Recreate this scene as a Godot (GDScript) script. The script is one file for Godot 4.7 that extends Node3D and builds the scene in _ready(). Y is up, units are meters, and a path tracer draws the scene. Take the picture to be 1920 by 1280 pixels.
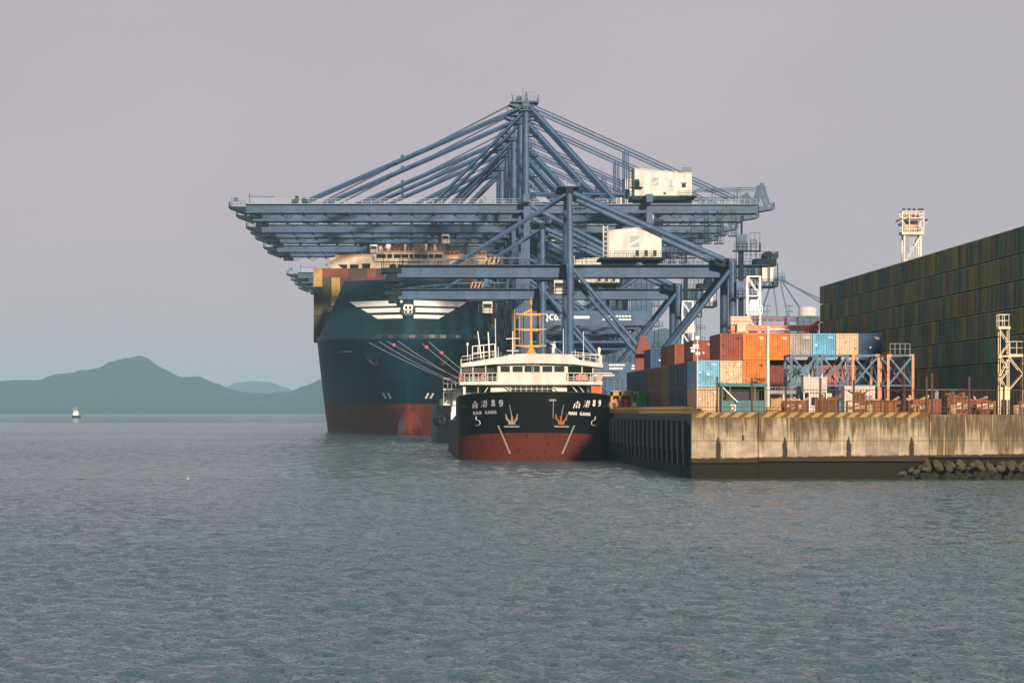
extends Node3D
# Container port seen from across the water: y up, metres, the berth runs away along -z.

class MB:
	var v := PackedVector3Array()
	var n := PackedVector3Array()
	var t := PackedVector2Array()
	var ix := PackedInt32Array()
	func tri(a: Vector3, b: Vector3, c: Vector3):
		var m: Vector3 = (b - a).cross(c - a)
		if m.length_squared() < 1e-14: return
		m = m.normalized()
		var k = v.size()
		v.append_array([a, b, c]); n.append_array([m, m, m])
		t.append_array([Vector2(0, 0), Vector2(1, 0), Vector2(1, 1)])
		ix.append_array([k, k + 2, k + 1])
	func quad(a: Vector3, b: Vector3, c: Vector3, d: Vector3):   # counter-clockwise from outside
		var m: Vector3 = (c - a).cross(d - b)
		if m.length_squared() < 1e-14: return
		m = m.normalized()
		var k = v.size()
		v.append_array([a, b, c, d]); n.append_array([m, m, m, m])
		t.append_array([Vector2(0, 0), Vector2(1, 0), Vector2(1, 1), Vector2(0, 1)])
		ix.append_array([k, k + 2, k + 1, k, k + 3, k + 2])
	func hexa(p: Array):   # 0-3 lower ring ccw seen from above, 4-7 the ring above it
		quad(p[3], p[2], p[1], p[0]); quad(p[4], p[5], p[6], p[7])
		for k in 4:
			var l = (k + 1) % 4
			quad(p[k], p[l], p[l + 4], p[k + 4])
	func box(c: Vector3, s: Vector3, b := Basis.IDENTITY):
		var x: Vector3 = b.x * s.x / 2; var y: Vector3 = b.y * s.y / 2; var z: Vector3 = b.z * s.z / 2
		hexa([c - x - y + z, c + x - y + z, c + x - y - z, c - x - y - z, c - x + y + z, c + x + y + z, c + x + y - z, c - x + y - z])
	func span(x0: float, x1: float, y0: float, y1: float, z0: float, z1: float):
		box(Vector3((x0 + x1) / 2, (y0 + y1) / 2, (z0 + z1) / 2), Vector3(absf(x1 - x0), absf(y1 - y0), absf(z1 - z0)))
	func beam(a: Vector3, b: Vector3, w: float, h: float, w1 := -1.0, h1 := -1.0):   # a box from a to b, w across, h in the upward sense
		if w1 < 0: w1 = w
		if h1 < 0: h1 = h
		var d := (b - a).normalized()
		var up := Vector3.UP if absf(d.y) < 0.95 else Vector3(0, 0, 1)
		var r := d.cross(up).normalized()
		var u := r.cross(d).normalized()
		var q0 := [a - r * w / 2 - u * h / 2, a + r * w / 2 - u * h / 2, a + r * w / 2 + u * h / 2, a - r * w / 2 + u * h / 2]
		var q1 := [b - r * w1 / 2 - u * h1 / 2, b + r * w1 / 2 - u * h1 / 2, b + r * w1 / 2 + u * h1 / 2, b - r * w1 / 2 + u * h1 / 2]
		quad(q0[0], q0[1], q0[2], q0[3]); quad(q1[3], q1[2], q1[1], q1[0])
		for k in 4:
			var l = (k + 1) % 4
			quad(q0[l], q0[k], q1[k], q1[l])
	func tube(a: Vector3, b: Vector3, r0: float, r1 := -1.0, sides := 10):
		if r1 < 0: r1 = r0
		var d := (b - a).normalized()
		var s := d.cross(Vector3.UP if absf(d.y) < 0.95 else Vector3(0, 0, 1)).normalized()
		var u := s.cross(d).normalized()
		var k = v.size()
		for j in sides + 1:
			var g = TAU * j / sides
			var m: Vector3 = s * cos(g) + u * sin(g)
			v.append(a + m * r0); v.append(b + m * r1); n.append(m); n.append(m)
			t.append(Vector2(float(j) / sides, 0)); t.append(Vector2(float(j) / sides, 1))
		for j in sides:
			var q = k + 2 * j
			ix.append_array([q, q + 3, q + 1, q, q + 2, q + 3])
		for e in 2:
			var c: Vector3 = b if e else a
			var r = r1 if e else r0
			for j in range(1, sides - 1):
				var p := []
				for g in [0, j, j + 1]: p.append(c + (s * cos(TAU * g / sides) + u * sin(TAU * g / sides)) * r)
				if e: tri(p[0], p[2], p[1])
				else: tri(p[0], p[1], p[2])
	func prism(poly: PackedVector2Array, z0: float, z1: float, o := Vector3.ZERO, b := Basis.IDENTITY):   # poly in x, y; from z0 back to z1 < z0
		var f := poly.duplicate()
		if not Geometry2D.is_polygon_clockwise(f): pass
		else: f.reverse()
		var idx := Geometry2D.triangulate_polygon(f)
		var at := func(p: Vector2, z: float): return o + b * Vector3(p.x, p.y, z)
		for k in range(0, idx.size(), 3):
			var q := [f[idx[k]], f[idx[k + 1]], f[idx[k + 2]]]
			if (q[1] - q[0]).cross(q[2] - q[0]) < 0: q.reverse()
			tri(at.call(q[0], z0), at.call(q[1], z0), at.call(q[2], z0))
			tri(at.call(q[2], z1), at.call(q[1], z1), at.call(q[0], z1))
		for k in f.size():
			var l = (k + 1) % f.size()
			quad(at.call(f[k], z1), at.call(f[l], z1), at.call(f[l], z0), at.call(f[k], z0))
	func rails(pts: Array, h := 1.1, step := 1.5, th := 0.06, mid := true):
		for k in pts.size() - 1:
			var a: Vector3 = pts[k]; var b: Vector3 = pts[k + 1]
			var m := maxi(1, int(round(a.distance_to(b) / step)))
			for j in m + 1:
				var p := a.lerp(b, float(j) / m)
				box(p + Vector3(0, h / 2, 0), Vector3(th, h, th))
			beam(a + Vector3(0, h, 0), b + Vector3(0, h, 0), th, th)
			if mid: beam(a + Vector3(0, h * 0.5, 0), b + Vector3(0, h * 0.5, 0), th * 0.8, th * 0.8)
	func ladder(a: Vector3, b: Vector3, side: Vector3, th := 0.06, step := 0.4):
		beam(a - side, b - side, th, th); beam(a + side, b + side, th, th)
		var m := int(a.distance_to(b) / step)
		for j in range(1, m):
			var p := a.lerp(b, float(j) / m)
			beam(p - side, p + side, th * 0.7, th * 0.7)
	func lathe(c: Vector3, prof: Array, sides := 14, b := Basis.IDENTITY):   # prof: [radius, height] rising
		var rows := []
		for p in prof:
			var row := PackedVector3Array()
			for j in sides + 1:
				var g = TAU * j / sides
				row.append(c + b * Vector3(cos(g) * p[0], p[1], sin(g) * p[0]))
			rows.append(row)
		grid(rows, c + b * Vector3(0, (prof[0][1] + prof[-1][1]) / 2.0, 0))
	func ring(c: Vector3, R: float, r: float, b := Basis.IDENTITY, sides := 16, around := 6):   # a torus in the x-y plane of b
		var rows := []
		for j in sides + 1:
			var g = TAU * j / sides
			var row := PackedVector3Array()
			for q in around + 1:
				var w = TAU * q / around
				row.append(c + b * Vector3(cos(g) * (R + r * cos(w)), sin(g) * (R + r * cos(w)), r * sin(w)))
			rows.append(row)
		var k0 := ix.size()
		grid(rows, Vector3.INF)
		var k = ix[k0]
		if n[k].dot(v[k] - (c + (v[k] - c).normalized() * R)) < 0: turn(k0)
	func turn(from: int):
		var seen := {}
		for k in range(from, ix.size(), 3):
			var q = ix[k + 1]; ix[k + 1] = ix[k + 2]; ix[k + 2] = q
			for e in 3: seen[ix[k + e]] = true
		for k in seen: n[k] = -n[k]
	func grid(rows: Array, centre: Vector3, uvs := []):   # rows of points, smooth; faces turned away from centre
		var k0 = v.size(); var i0 = ix.size()
		var w: int = rows[0].size()
		for r in rows.size():
			v.append_array(rows[r])
			for c in w:
				n.append(Vector3.ZERO)
				t.append(uvs[r][c] if uvs else Vector2(float(c) / (w - 1), float(r) / (rows.size() - 1)))
		var side := 0.0
		for r in rows.size() - 1:
			for c in w - 1:
				var a = k0 + r * w + c; var b = a + 1; var d = a + w; var e = d + 1
				var m: Vector3 = (v[b] - v[d]).cross(v[e] - v[a])
				for q in [a, b, d, e]: n[q] += m
				if centre.is_finite(): side += m.dot((v[a] + v[e]) / 2.0 - centre)
				ix.append_array([a, b, d, b, e, d])
		for q in range(k0, v.size()): n[q] = n[q].normalized() if n[q].length_squared() > 1e-18 else Vector3.UP
		# faces run clockwise seen from the side the normals point to
		var p = ix[i0]; var s0 = Vector3.ZERO
		for k in range(i0, mini(ix.size(), i0 + 600), 3):
			s0 += Vector3((v[ix[k + 1]] - v[ix[k]]).cross(v[ix[k + 2]] - v[ix[k]]).dot(n[ix[k]]), 0, 0)
		if s0.x > 0:
			for k in range(i0, ix.size(), 3):
				var q = ix[k + 1]; ix[k + 1] = ix[k + 2]; ix[k + 2] = q
		if side < 0: turn(i0)
	func mesh() -> ArrayMesh:
		var a := []
		a.resize(Mesh.ARRAY_MAX)
		a[Mesh.ARRAY_VERTEX] = v; a[Mesh.ARRAY_NORMAL] = n; a[Mesh.ARRAY_TEX_UV] = t; a[Mesh.ARRAY_INDEX] = ix
		var m := ArrayMesh.new()
		m.add_surface_from_arrays(Mesh.PRIMITIVE_TRIANGLES, a)
		return m

const ORD := ["nearest", "second", "third", "fourth", "fifth", "sixth", "seventh", "eighth", "ninth", "tenth", "11th", "12th", "13th", "14th", "15th", "16th", "17th", "18th", "19th", "20th", "21st", "22nd", "23rd", "24th", "25th", "26th", "27th", "28th", "29th", "30th", "31st", "32nd", "33rd", "34th", "35th", "36th", "37th", "38th", "39th", "40th"]
const DECK := 5.9
var used := {}
var rng := RandomNumberGenerator.new()
var M := {}
var T := {}

func nth(k: int, first := "first") -> String:
	return first if k == 0 else ORD[k]

func numbered(called: String) -> String:
	var k: int = used.get(called, 0)
	used[called] = k + 1
	return called if k == 0 else "%s_%03d" % [called, k]

func tag(o: Node, label: String, category: String, group := "") -> Node:
	o.set_meta("label", label); o.set_meta("category", category)
	if group: o.set_meta("group", group)
	return o

func thing(called: String, label: String, category: String, at := Vector3.ZERO, turn := 0.0, group := "") -> Node3D:
	var o := Node3D.new()
	o.name = numbered(called); add_child(o)
	o.position = at; o.rotation.y = turn
	tag(o, label, category, group)
	return o

func part(called: String, m, mat: Material, parent: Node) -> MeshInstance3D:
	var o := MeshInstance3D.new()
	o.mesh = m.mesh() if m is MB else m
	o.material_override = mat
	o.name = called if parent != self else numbered(called)
	parent.add_child(o, true)
	return o

func struct(called: String, m, mat: Material, parent: Node = self) -> MeshInstance3D:
	var o := part(called, m, mat, parent)
	if parent == self: o.set_meta("kind", "structure")
	return o

func copy(o: Node3D, at: Vector3, label: String, group := "") -> Node3D:
	var base := String(o.name).rstrip("0123456789").rstrip("_")
	var c: Node3D = o.duplicate()
	c.name = numbered(base); add_child(c)
	c.position = at; c.set_meta("label", label)
	if group: c.set_meta("group", group)
	return c

func lin(r: float, g: float, b: float) -> Color:
	return Color(r, g, b).linear_to_srgb()

func paint(c: Array, rough := 0.55, tex := "grime", scale := 0.12, metal := 0.0) -> StandardMaterial3D:
	var m := StandardMaterial3D.new()
	m.albedo_color = lin(c[0], c[1], c[2]); m.roughness = rough; m.metallic = metal
	m.metallic_specular = 0.4
	if tex:
		m.albedo_texture = T[tex]
		m.uv1_triplanar = true; m.uv1_world_triplanar = true
		m.uv1_scale = Vector3.ONE * scale
	return m

func glass(c: Array) -> StandardMaterial3D:
	var m := paint(c, 0.08, "")
	m.metallic_specular = 0.6
	return m

func text(s: String, h: float, mat: Material, at: Vector3, parent: Node, called := "lettering", depth := 0.03) -> MeshInstance3D:
	var tm := TextMesh.new()
	var f := SystemFont.new()
	f.font_names = PackedStringArray(["Droid Sans"]); f.font_weight = 700
	tm.font = f; tm.text = s; tm.font_size = 64; tm.pixel_size = h / 46.0; tm.depth = depth
	var o := part(called, tm, mat, parent)
	o.position = at
	return o

func noise_tex(w: int, h: int, fx: float, fy: float, lo: float, hi: float, tint: Callable, sd: int, oct := 4) -> ImageTexture:
	# tileable-looking stain map: value noise stretched by fx, fy and blended over its own edge
	var f := FastNoiseLite.new()
	f.seed = sd; f.noise_type = FastNoiseLite.TYPE_SIMPLEX_SMOOTH; f.fractal_octaves = oct; f.frequency = 1.0
	var im := Image.create(w, h, false, Image.FORMAT_RGB8)
	for y in h:
		for x in w:
			var u = float(x) / w * TAU; var q = float(y) / h * TAU
			var s = f.get_noise_3d(cos(u) * fx, sin(u) * fx, cos(q) * fy + 3.7) * 0.6 + f.get_noise_3d(cos(u) * fx + 11.0, sin(u) * fx, sin(q) * fy) * 0.6
			im.set_pixel(x, y, tint.call(clampf(lo + (hi - lo) * (0.5 + 0.9 * s), 0.0, 1.0)))
	im.generate_mipmaps()
	return ImageTexture.create_from_image(im)

func plate_tex() -> ImageTexture:   # riveted plates repainted at different times, with faint runs below the seams
	var r := RandomNumberGenerator.new(); r.seed = 40
	var f := FastNoiseLite.new(); f.seed = 41; f.frequency = 0.02; f.fractal_octaves = 4
	var im := Image.create(512, 512, false, Image.FORMAT_RGB8)
	var tone := []
	for k in 256: tone.append(r.randf_range(0.8, 1.0))
	for y in 512:
		for x in 512:
			var row := y / 64
			var u := (x + row * 37) % 512
			var t: float = tone[(row * 8 + u / 64) % 256]
			if u % 64 < 1 or y % 64 < 1: t *= 0.86
			var run := smoothstep(0.25, 0.5, f.get_noise_2d(x * 3.0, y * 0.25 + row * 300.0)) * (1.0 - (y % 64) / 64.0)
			var s := t * (0.94 + 0.12 * f.get_noise_2d(x, y))
			im.set_pixel(x, y, Color(s, s, s).lerp(Color(0.62, 0.5, 0.42), run * 0.5))
	im.generate_mipmaps()
	return ImageTexture.create_from_image(im)

func textures():
	T.grime = noise_tex(256, 256, 3.0, 1.6, 0.78, 1.0, func(s): return Color(s, s * 0.99, s * 0.97), 3)
	T.rust = noise_tex(256, 256, 3.0, 2.0, 0.0, 1.0, func(s): return Color(1, 1, 1).lerp(Color(0.55, 0.38, 0.27), smoothstep(0.66, 0.95, s)).darkened(0.06 * sin(s * 20.0) ** 2), 5)
	T.streak = noise_tex(512, 256, 9.0, 0.6, 0.35, 1.0, func(s): return Color(s, s, s).lerp(Color(1, 1, 1), 0.35), 9)
	T.plate = plate_tex()
	T.green = noise_tex(256, 256, 6.0, 6.0, 0.0, 1.0, func(s): return Color(0.5 + 0.5 * s, 0.55 + 0.45 * s, 0.45 + 0.4 * s), 12)
	T.rock = noise_tex(256, 256, 4.0, 4.0, 0.35, 1.0, func(s): return Color(s, s * 0.97, s * 0.9), 15)

func materials():
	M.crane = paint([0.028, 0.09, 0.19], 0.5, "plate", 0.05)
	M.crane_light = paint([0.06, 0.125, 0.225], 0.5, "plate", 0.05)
	M.crane_dark = paint([0.012, 0.03, 0.045], 0.6)
	M.rope = paint([0.03, 0.045, 0.055], 0.6, "")
	M.white = paint([0.7, 0.67, 0.62], 0.5, "grime", 0.03)
	M.clean_white = paint([0.8, 0.78, 0.74], 0.5, "")
	M.cream = paint([0.78, 0.62, 0.44], 0.5, "grime", 0.03)
	M.dark = paint([0.018, 0.022, 0.024], 0.6, "")
	M.glass = glass([0.012, 0.02, 0.018])
	M.grey = paint([0.3, 0.31, 0.32], 0.6)
	M.logo_grey = paint([0.3, 0.32, 0.36], 0.6, "")
	M.yellow = paint([0.72, 0.36, 0.05], 0.5)
	M.orange = paint([0.75, 0.13, 0.025], 0.5)
	M.red = paint([0.42, 0.04, 0.02], 0.5)
	M.rusty = paint([0.25, 0.095, 0.035], 0.85, "rust", 0.25)
	M.rusty_dark = paint([0.13, 0.06, 0.03], 0.9, "rust", 0.25)
	M.rusty_pale = paint([0.5, 0.33, 0.2], 0.85, "rust", 0.3)
	M.post = paint([0.085, 0.045, 0.025], 0.85, "rust", 0.5)
	M.hull_black = paint([0.004, 0.006, 0.009], 0.5, "plate", 0.07)
	M.boot_red = paint([0.095, 0.02, 0.011], 0.65, "rust", 0.12)
	M.navy = paint([0.006, 0.03, 0.053], 0.5, "plate", 0.025)
	M.navy_shield = paint([0.011, 0.041, 0.067], 0.5, "plate", 0.025)
	M.big_boot = paint([0.2, 0.045, 0.028], 0.6, "plate", 0.03)
	M.green_dark = paint([0.012, 0.06, 0.045], 0.6)
	M.green = paint([0.02, 0.4, 0.06], 0.5)
	M.teal = paint([0.04, 0.2, 0.22], 0.6)
	M.tan = paint([0.45, 0.28, 0.13], 0.8, "rust", 0.3)
	M.concrete = paint([0.2, 0.19, 0.17], 0.9, "rock", 0.2)
	M.asphalt = paint([0.09, 0.088, 0.08], 0.95, "rock", 0.05)
	M.frame_blue = paint([0.07, 0.135, 0.205], 0.55, "rust", 0.2)
	M.frame_orange = paint([0.6, 0.26, 0.14], 0.6, "rust", 0.2)
	M.rock = paint([0.15, 0.13, 0.085], 0.95, "rock", 0.4)
	M.rock_dark = paint([0.04, 0.042, 0.03], 0.9, "rock", 0.4)
	M.hill = paint([0.018, 0.042, 0.042], 1.0, "green", 0.003)
	M.fender = paint([0.16, 0.19, 0.2], 0.8, "grime", 0.3)
	M.skin = paint([0.4, 0.22, 0.14], 0.6, "")
	M.recess_shade = paint([0.12, 0.2, 0.16], 0.6)  # shade under the small ship's bridge mixed into the wall colour
	M.plate_grey = paint([0.13, 0.14, 0.15], 0.6)
	M.cabin = paint([0.6, 0.57, 0.52], 0.6, "grime", 0.3)
	M.anchor = paint([0.3, 0.1, 0.035], 0.8, "rust", 0.8)
	M.rail_pale = paint([0.3, 0.36, 0.4], 0.6, "")  # glints on the boom rails are put into this pale colour
	M.bulb = paint([0.42, 0.065, 0.02], 0.5, "plate", 0.04)  # brighter than the boot topping: sunlight on the bow put into the paint
	M.edge_yellow = paint([0.12, 0.085, 0.03], 0.8, "rust", 0.5)
	M.anchor_pale = paint([0.3, 0.23, 0.17], 0.8, "rust", 0.8)
	M.machine = paint([0.2, 0.045, 0.03], 0.6)
	for k in ["hull_black", "boot_red", "big_boot", "navy", "navy_shield", "crane_dark"]: M[k].metallic_specular = 0.2
	M.hull_black.roughness = 0.6
	M.stain = paint([0.012, 0.02, 0.016], 0.5, "")

func setup_view():
	var cam := Camera3D.new()
	cam.name = "camera"
	cam.projection = Camera3D.PROJECTION_FRUSTUM
	cam.near = 1.0; cam.far = 30000.0
	cam.size = 1280.0 / 6160.0                       # long lens, shifted so that the berth's vanishing point sits left of centre
	cam.frustum_offset = Vector2(203.0 / 6160.0, 130.0 / 6160.0)
	add_child(cam)
	cam.position = Vector3(0, 6.25, 0)
	cam.current = true
	var sky := ProceduralSkyMaterial.new()
	sky.sky_top_color = lin(0.315, 0.303, 0.345); sky.sky_horizon_color = lin(0.368, 0.322, 0.342)
	sky.sky_curve = 0.12
	sky.ground_bottom_color = lin(0.08, 0.1, 0.11); sky.ground_horizon_color = lin(0.3, 0.32, 0.34)
	sky.sun_angle_max = 10.0
	# thin uneven haze: pale pink and blue-grey patches far wider than tall
	var cn := FastNoiseLite.new(); cn.seed = 14; cn.fractal_octaves = 4; cn.frequency = 1.0
	var ci := Image.create(1024, 512, false, Image.FORMAT_RGBAF)
	for y in 512:
		for x in 1024:
			var an := x / 1024.0 * TAU; var up := 1.0 - y / 256.0
			var q := cn.get_noise_3d(cos(an) * 4.0, sin(an) * 4.0, up * 14.0)
			var q2 := cn.get_noise_3d(cos(an) * 9.0 + 30.0, sin(an) * 9.0, up * 22.0)
			var d := 0.014 + 0.021 * q + 0.01 * q2
			ci.set_pixel(x, y, Color(maxf(0.0, d * (1.2 + q)), maxf(0.0, d), maxf(0.0, d * 1.15), 1.0))
	sky.sky_cover = ImageTexture.create_from_image(ci)
	var e := Environment.new()
	e.background_mode = Environment.BG_SKY
	e.sky = Sky.new(); e.sky.sky_material = sky
	e.tonemap_mode = Environment.TONE_MAPPER_LINEAR
	e.tonemap_exposure = 1.38
	e.sdfgi_enabled = true; e.ssao_enabled = true; e.ssil_enabled = true
	e.fog_enabled = true
	e.fog_density = 0.00009
	e.fog_light_color = lin(0.5, 0.84, 1.0)
	var w := WorldEnvironment.new()
	w.name = "world"; w.environment = e
	add_child(w)
	var sun := DirectionalLight3D.new()
	sun.name = "sun"
	sun.light_energy = 1.5; sun.light_color = lin(1.0, 0.82, 0.64)
	sun.light_angular_distance = 3.0
	sun.shadow_enabled = true
	add_child(sun)
	var az := deg_to_rad(14.0); var el := deg_to_rad(15.0)
	sun.look_at_from_position(Vector3(sin(az) * cos(el), sin(el), cos(az) * cos(el)), Vector3.ZERO)

func wave_maker() -> Callable:
	var f := FastNoiseLite.new(); f.seed = 4; f.noise_type = FastNoiseLite.TYPE_SIMPLEX_SMOOTH
	f.frequency = 1.0; f.fractal_type = FastNoiseLite.FRACTAL_NONE
	return func(x: float, z: float) -> float:
		var p := x * 0.94 + z * 0.34; var q := z * 0.94 - x * 0.34
		var gust := 0.88 + 0.4 * f.get_noise_2d(x * 0.012 + 50.0, z * 0.006)
		var a := 0.06 * (1.0 - 2.0 * absf(f.get_noise_2d(p * 0.16, q * 0.24)))
		var b := 0.085 * (1.0 - 2.0 * absf(f.get_noise_2d(p * 0.42 + 9.0, q * 0.62)))
		var c := 0.042 * f.get_noise_2d(x * 1.1, z * 1.5 + 5.0)
		var lee := 1.0 - 0.75 * smoothstep(-286.0, -297.0, z) * smoothstep(22.0, 30.0, x)   # calmer under the quay wall
		return (a + b + c) * gust * lee - 0.05

func build_sea():
	var wave := wave_maker()
	var m := MB.new()
	var zones := [[-58.0, -150.0, -42.0, 50.0, 0.21], [-149.4, -302.5, -85.0, 95.0, 0.36], [-300.0, -620.0, -150.0, 40.0, 0.75], [-616.0, -950.0, -160.0, 30.0, 1.0], [-945.0, -1700.0, -270.0, 60.0, 2.2]]
	for zn in zones:
		var rows := []; var uvs := []
		var s: float = zn[4]
		var nz := int((zn[0] - zn[1]) / s); var nx := int((zn[3] - zn[2]) / s)
		for r in nz + 1:
			var row := PackedVector3Array(); var ur := PackedVector2Array()
			var z: float = zn[0] - s * r
			for c in nx + 1:
				var x: float = zn[2] + s * c
				row.append(Vector3(x, wave.call(x, z), z)); ur.append(Vector2(x, z) / 15.0)
			rows.append(row); uvs.append(ur)
		m.grid(rows, Vector3(0, -9999, 0), uvs)
	var flat := []; var fu := []
	for z in [700.0, -25000.0]:
		var row := PackedVector3Array(); var ur := PackedVector2Array()
		for x in [-12000.0, 12000.0]:
			row.append(Vector3(x, -0.24, z)); ur.append(Vector2(x, z) / 15.0)
		flat.append(row); fu.append(ur)
	m.grid(flat, Vector3(0, -9999, 0), fu)
	var f := FastNoiseLite.new(); f.seed = 8; f.noise_type = FastNoiseLite.TYPE_SIMPLEX_SMOOTH; f.frequency = 1.0; f.fractal_type = FastNoiseLite.FRACTAL_NONE
	var im := Image.create(1024, 1024, false, Image.FORMAT_RGB8)
	for y in 1024:
		for x in 1024:
			var h := 0.0
			var u := x / 1024.0; var q := y / 1024.0
			# two octaves of short crests, blended across the tile's edge
			var bu := smoothstep(0.0, 0.12, u); var bq := smoothstep(0.0, 0.12, q)
			var g := func(uu: float, qq: float) -> float:
				return 0.62 * (1.0 - 2.0 * absf(f.get_noise_2d(uu * 34.0, qq * 52.0))) + 0.38 * f.get_noise_2d(uu * 80.0 + 40.0, qq * 115.0)
			h = g.call(u, q)
			if bu < 1.0: h = lerpf(g.call(u + 1.0, q), h, bu)
			if bq < 1.0: h = lerpf(g.call(u, q + 1.0), h, bq)
			h = 0.5 + 0.42 * h
			im.set_pixel(x, y, Color(h, h, h))
	im.generate_mipmaps()
	var w := StandardMaterial3D.new()
	w.albedo_color = lin(0.042, 0.09, 0.1); w.roughness = 0.05; w.metallic_specular = 0.4
	w.heightmap_enabled = true; w.heightmap_texture = ImageTexture.create_from_image(im); w.heightmap_scale = 13.0
	struct("sea", m, w)

func build_hills():
	var f := FastNoiseLite.new(); f.seed = 21; f.frequency = 1.0; f.fractal_octaves = 5
	var ridge := func(called: String, prof: Array, z: float, deep: float, K: float):
		z *= K; deep *= K
		var rows := []
		var x0: float = prof[0][0]; var x1: float = prof[-1][0]
		var nx := int((x1 - x0) / 5.0)
		for r in 25:
			var q = r / 24.0
			var row := PackedVector3Array()
			for c in nx + 1:
				var x := lerpf(x0, x1, float(c) / nx)
				var h := 0.0
				for k in prof.size() - 1:
					if x >= prof[k][0] and x <= prof[k + 1][0]:
						var s = (x - prof[k][0]) / (prof[k + 1][0] - prof[k][0])
						h = lerpf(prof[k][1], prof[k + 1][1], s * s * (3 - 2 * s) * 0.5 + s * 0.5)
				var zz = z + deep * (0.5 - q)
				var shape = pow(maxf(0.0, 1.0 - absf(q - 0.5) * 2.0), 0.75)
				shape *= 1.0 + 0.35 * f.get_noise_2d(x * 0.006, zz * 0.004) * (1.0 - shape)
				row.append(Vector3(x * K, h * K * shape + 3.0 * f.get_noise_2d(x * 0.05, zz * 0.05) * minf(1.0, h / 20.0) - 1.5, zz))
			rows.append(row)
		var m := MB.new()
		m.grid(rows, Vector3((x0 + x1) / 2 * K, -20000, z))
		struct(called, m, M.hill)
	ridge.call("hills", [[-640, 22], [-540, 42], [-507, 44.5], [-479, 44.3], [-455, 53], [-437, 53.5], [-424, 57], [-402, 60], [-382, 69.5], [-361, 73.5], [-348, 76], [-339, 74.8], [-326, 66], [-312, 57.5], [-291, 48.5], [-270, 49], [-249, 42], [-229, 33], [-208, 28.5], [-180, 27], [-151, 29], [-130, 36.5], [-106, 47], [-80, 57], [-30, 62], [40, 55], [120, 40], [240, 20]], -4300.0, 900.0, 1.86)
	ridge.call("hills", [[-640, 20], [-520, 45], [-470, 66], [-440, 78], [-400, 83], [-350, 80], [-315, 68], [-270, 50], [-180, 30], [-100, 10]], -8600.0, 900.0, 1.6)
	ridge.call("hills", [[300, 60], [400, 110], [450, 138], [490, 168], [520, 176], [560, 163], [600, 140], [680, 120], [800, 90], [1000, 40]], -6600.0, 1200.0, 0.8)

func wall_texture() -> ImageTexture:
	var f := FastNoiseLite.new(); f.seed = 31; f.frequency = 1.0; f.fractal_octaves = 4; f.noise_type = FastNoiseLite.TYPE_SIMPLEX_SMOOTH
	var w := 2048; var h := 256
	var im := Image.create(w, h, false, Image.FORMAT_RGB8)
	for y in h:
		var up := (1.0 - float(y) / h) * 5.0 + 1.0          # metres above the water
		for x in w:
			var X := float(x) / w * 50.0                        # metres along the wall
			var c := Vector3(0.68, 0.63, 0.555)
			var mott := f.get_noise_2d(X * 0.5, up * 0.9)
			c *= 0.93 + 0.16 * mott + 0.1 * f.get_noise_2d(X * 5.0, up * 5.0)
			# stains that ran down from the coping, each as long as its own source is wet
			var wet := 0.5 + 0.75 * f.get_noise_2d(X * 0.28 + 7.0, 2.0) + 0.5 * f.get_noise_2d(X * 1.7, 9.0)
			if X < 6.0: wet *= 0.55
			if X > 21.8: wet += 0.35
			var reach := 5.9 - clampf(wet, 0.05, 1.3) * 3.3
			var run := smoothstep(reach - 0.5, reach + 0.9, up) * (0.6 + 0.4 * f.get_noise_2d(X * 6.0, up * 0.4))
			c = c.lerp(Vector3(0.29, 0.23, 0.125), clampf(run * 1.25, 0.0, 1.0) * 0.85)
			var fine := f.get_noise_2d(X * 9.0 + 20.0, up * 0.18)
			c *= 1.0 + 0.18 * fine * smoothstep(1.6, 4.5, up)
			c *= 0.9 + 0.2 * f.get_noise_2d(floorf(X / 3.2) * 5.1, 3.0 + floorf(up / 1.9) * 7.0)
			var drip := smoothstep(0.22, 0.45, f.get_noise_2d(X * 3.1 + 40.0, up * 0.12))
			c = c.lerp(Vector3(0.22, 0.16, 0.08), drip * 0.42 * smoothstep(2.0, 5.0, up))
			var lime := smoothstep(0.42, 0.5, f.get_noise_2d(X * 2.3 + 90.0, up * 0.1))
			c = c.lerp(Vector3(0.78, 0.72, 0.6), lime * 0.55)
			# rust under the fence
			var ru := smoothstep(0.3, 0.45, f.get_noise_2d(X * 0.9 + 70.0, up * 0.2))
			c = c.lerp(Vector3(0.36, 0.19, 0.07), ru * 0.6 * smoothstep(4.0, 5.8, up))
			# weep holes with their pointed algae beards
			for hx in [2.45, 8.6, 14.5, 20.3]:
				var d: float = absf(X - hx - 0.06 * f.get_noise_2d(up * 2.0, hx))
				var top := 3.95 - d * 3.5
				if up < top and d < 0.26: c = c.lerp(Vector3(0.16, 0.125, 0.06), smoothstep(0.27, 0.17, d) * 0.9)
			# horizontal lift joint
			if absf(up - 3.5) < 0.035: c *= 0.6
			# algae along the tide line
			var tide := 1.75 + (0.25 if X < 6.0 else 0.33) * 0.6 + X * 0.012 + 0.08 * f.get_noise_2d(X * 1.3, 60.0)
			c = c.lerp(Vector3(0.2, 0.16, 0.08), 1.0 - smoothstep(tide - 0.12, tide + 0.05, up))
			im.set_pixel(x, y, Color(c.x, c.y, c.z).clamp())
	im.generate_mipmaps()
	return ImageTexture.create_from_image(im)

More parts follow.
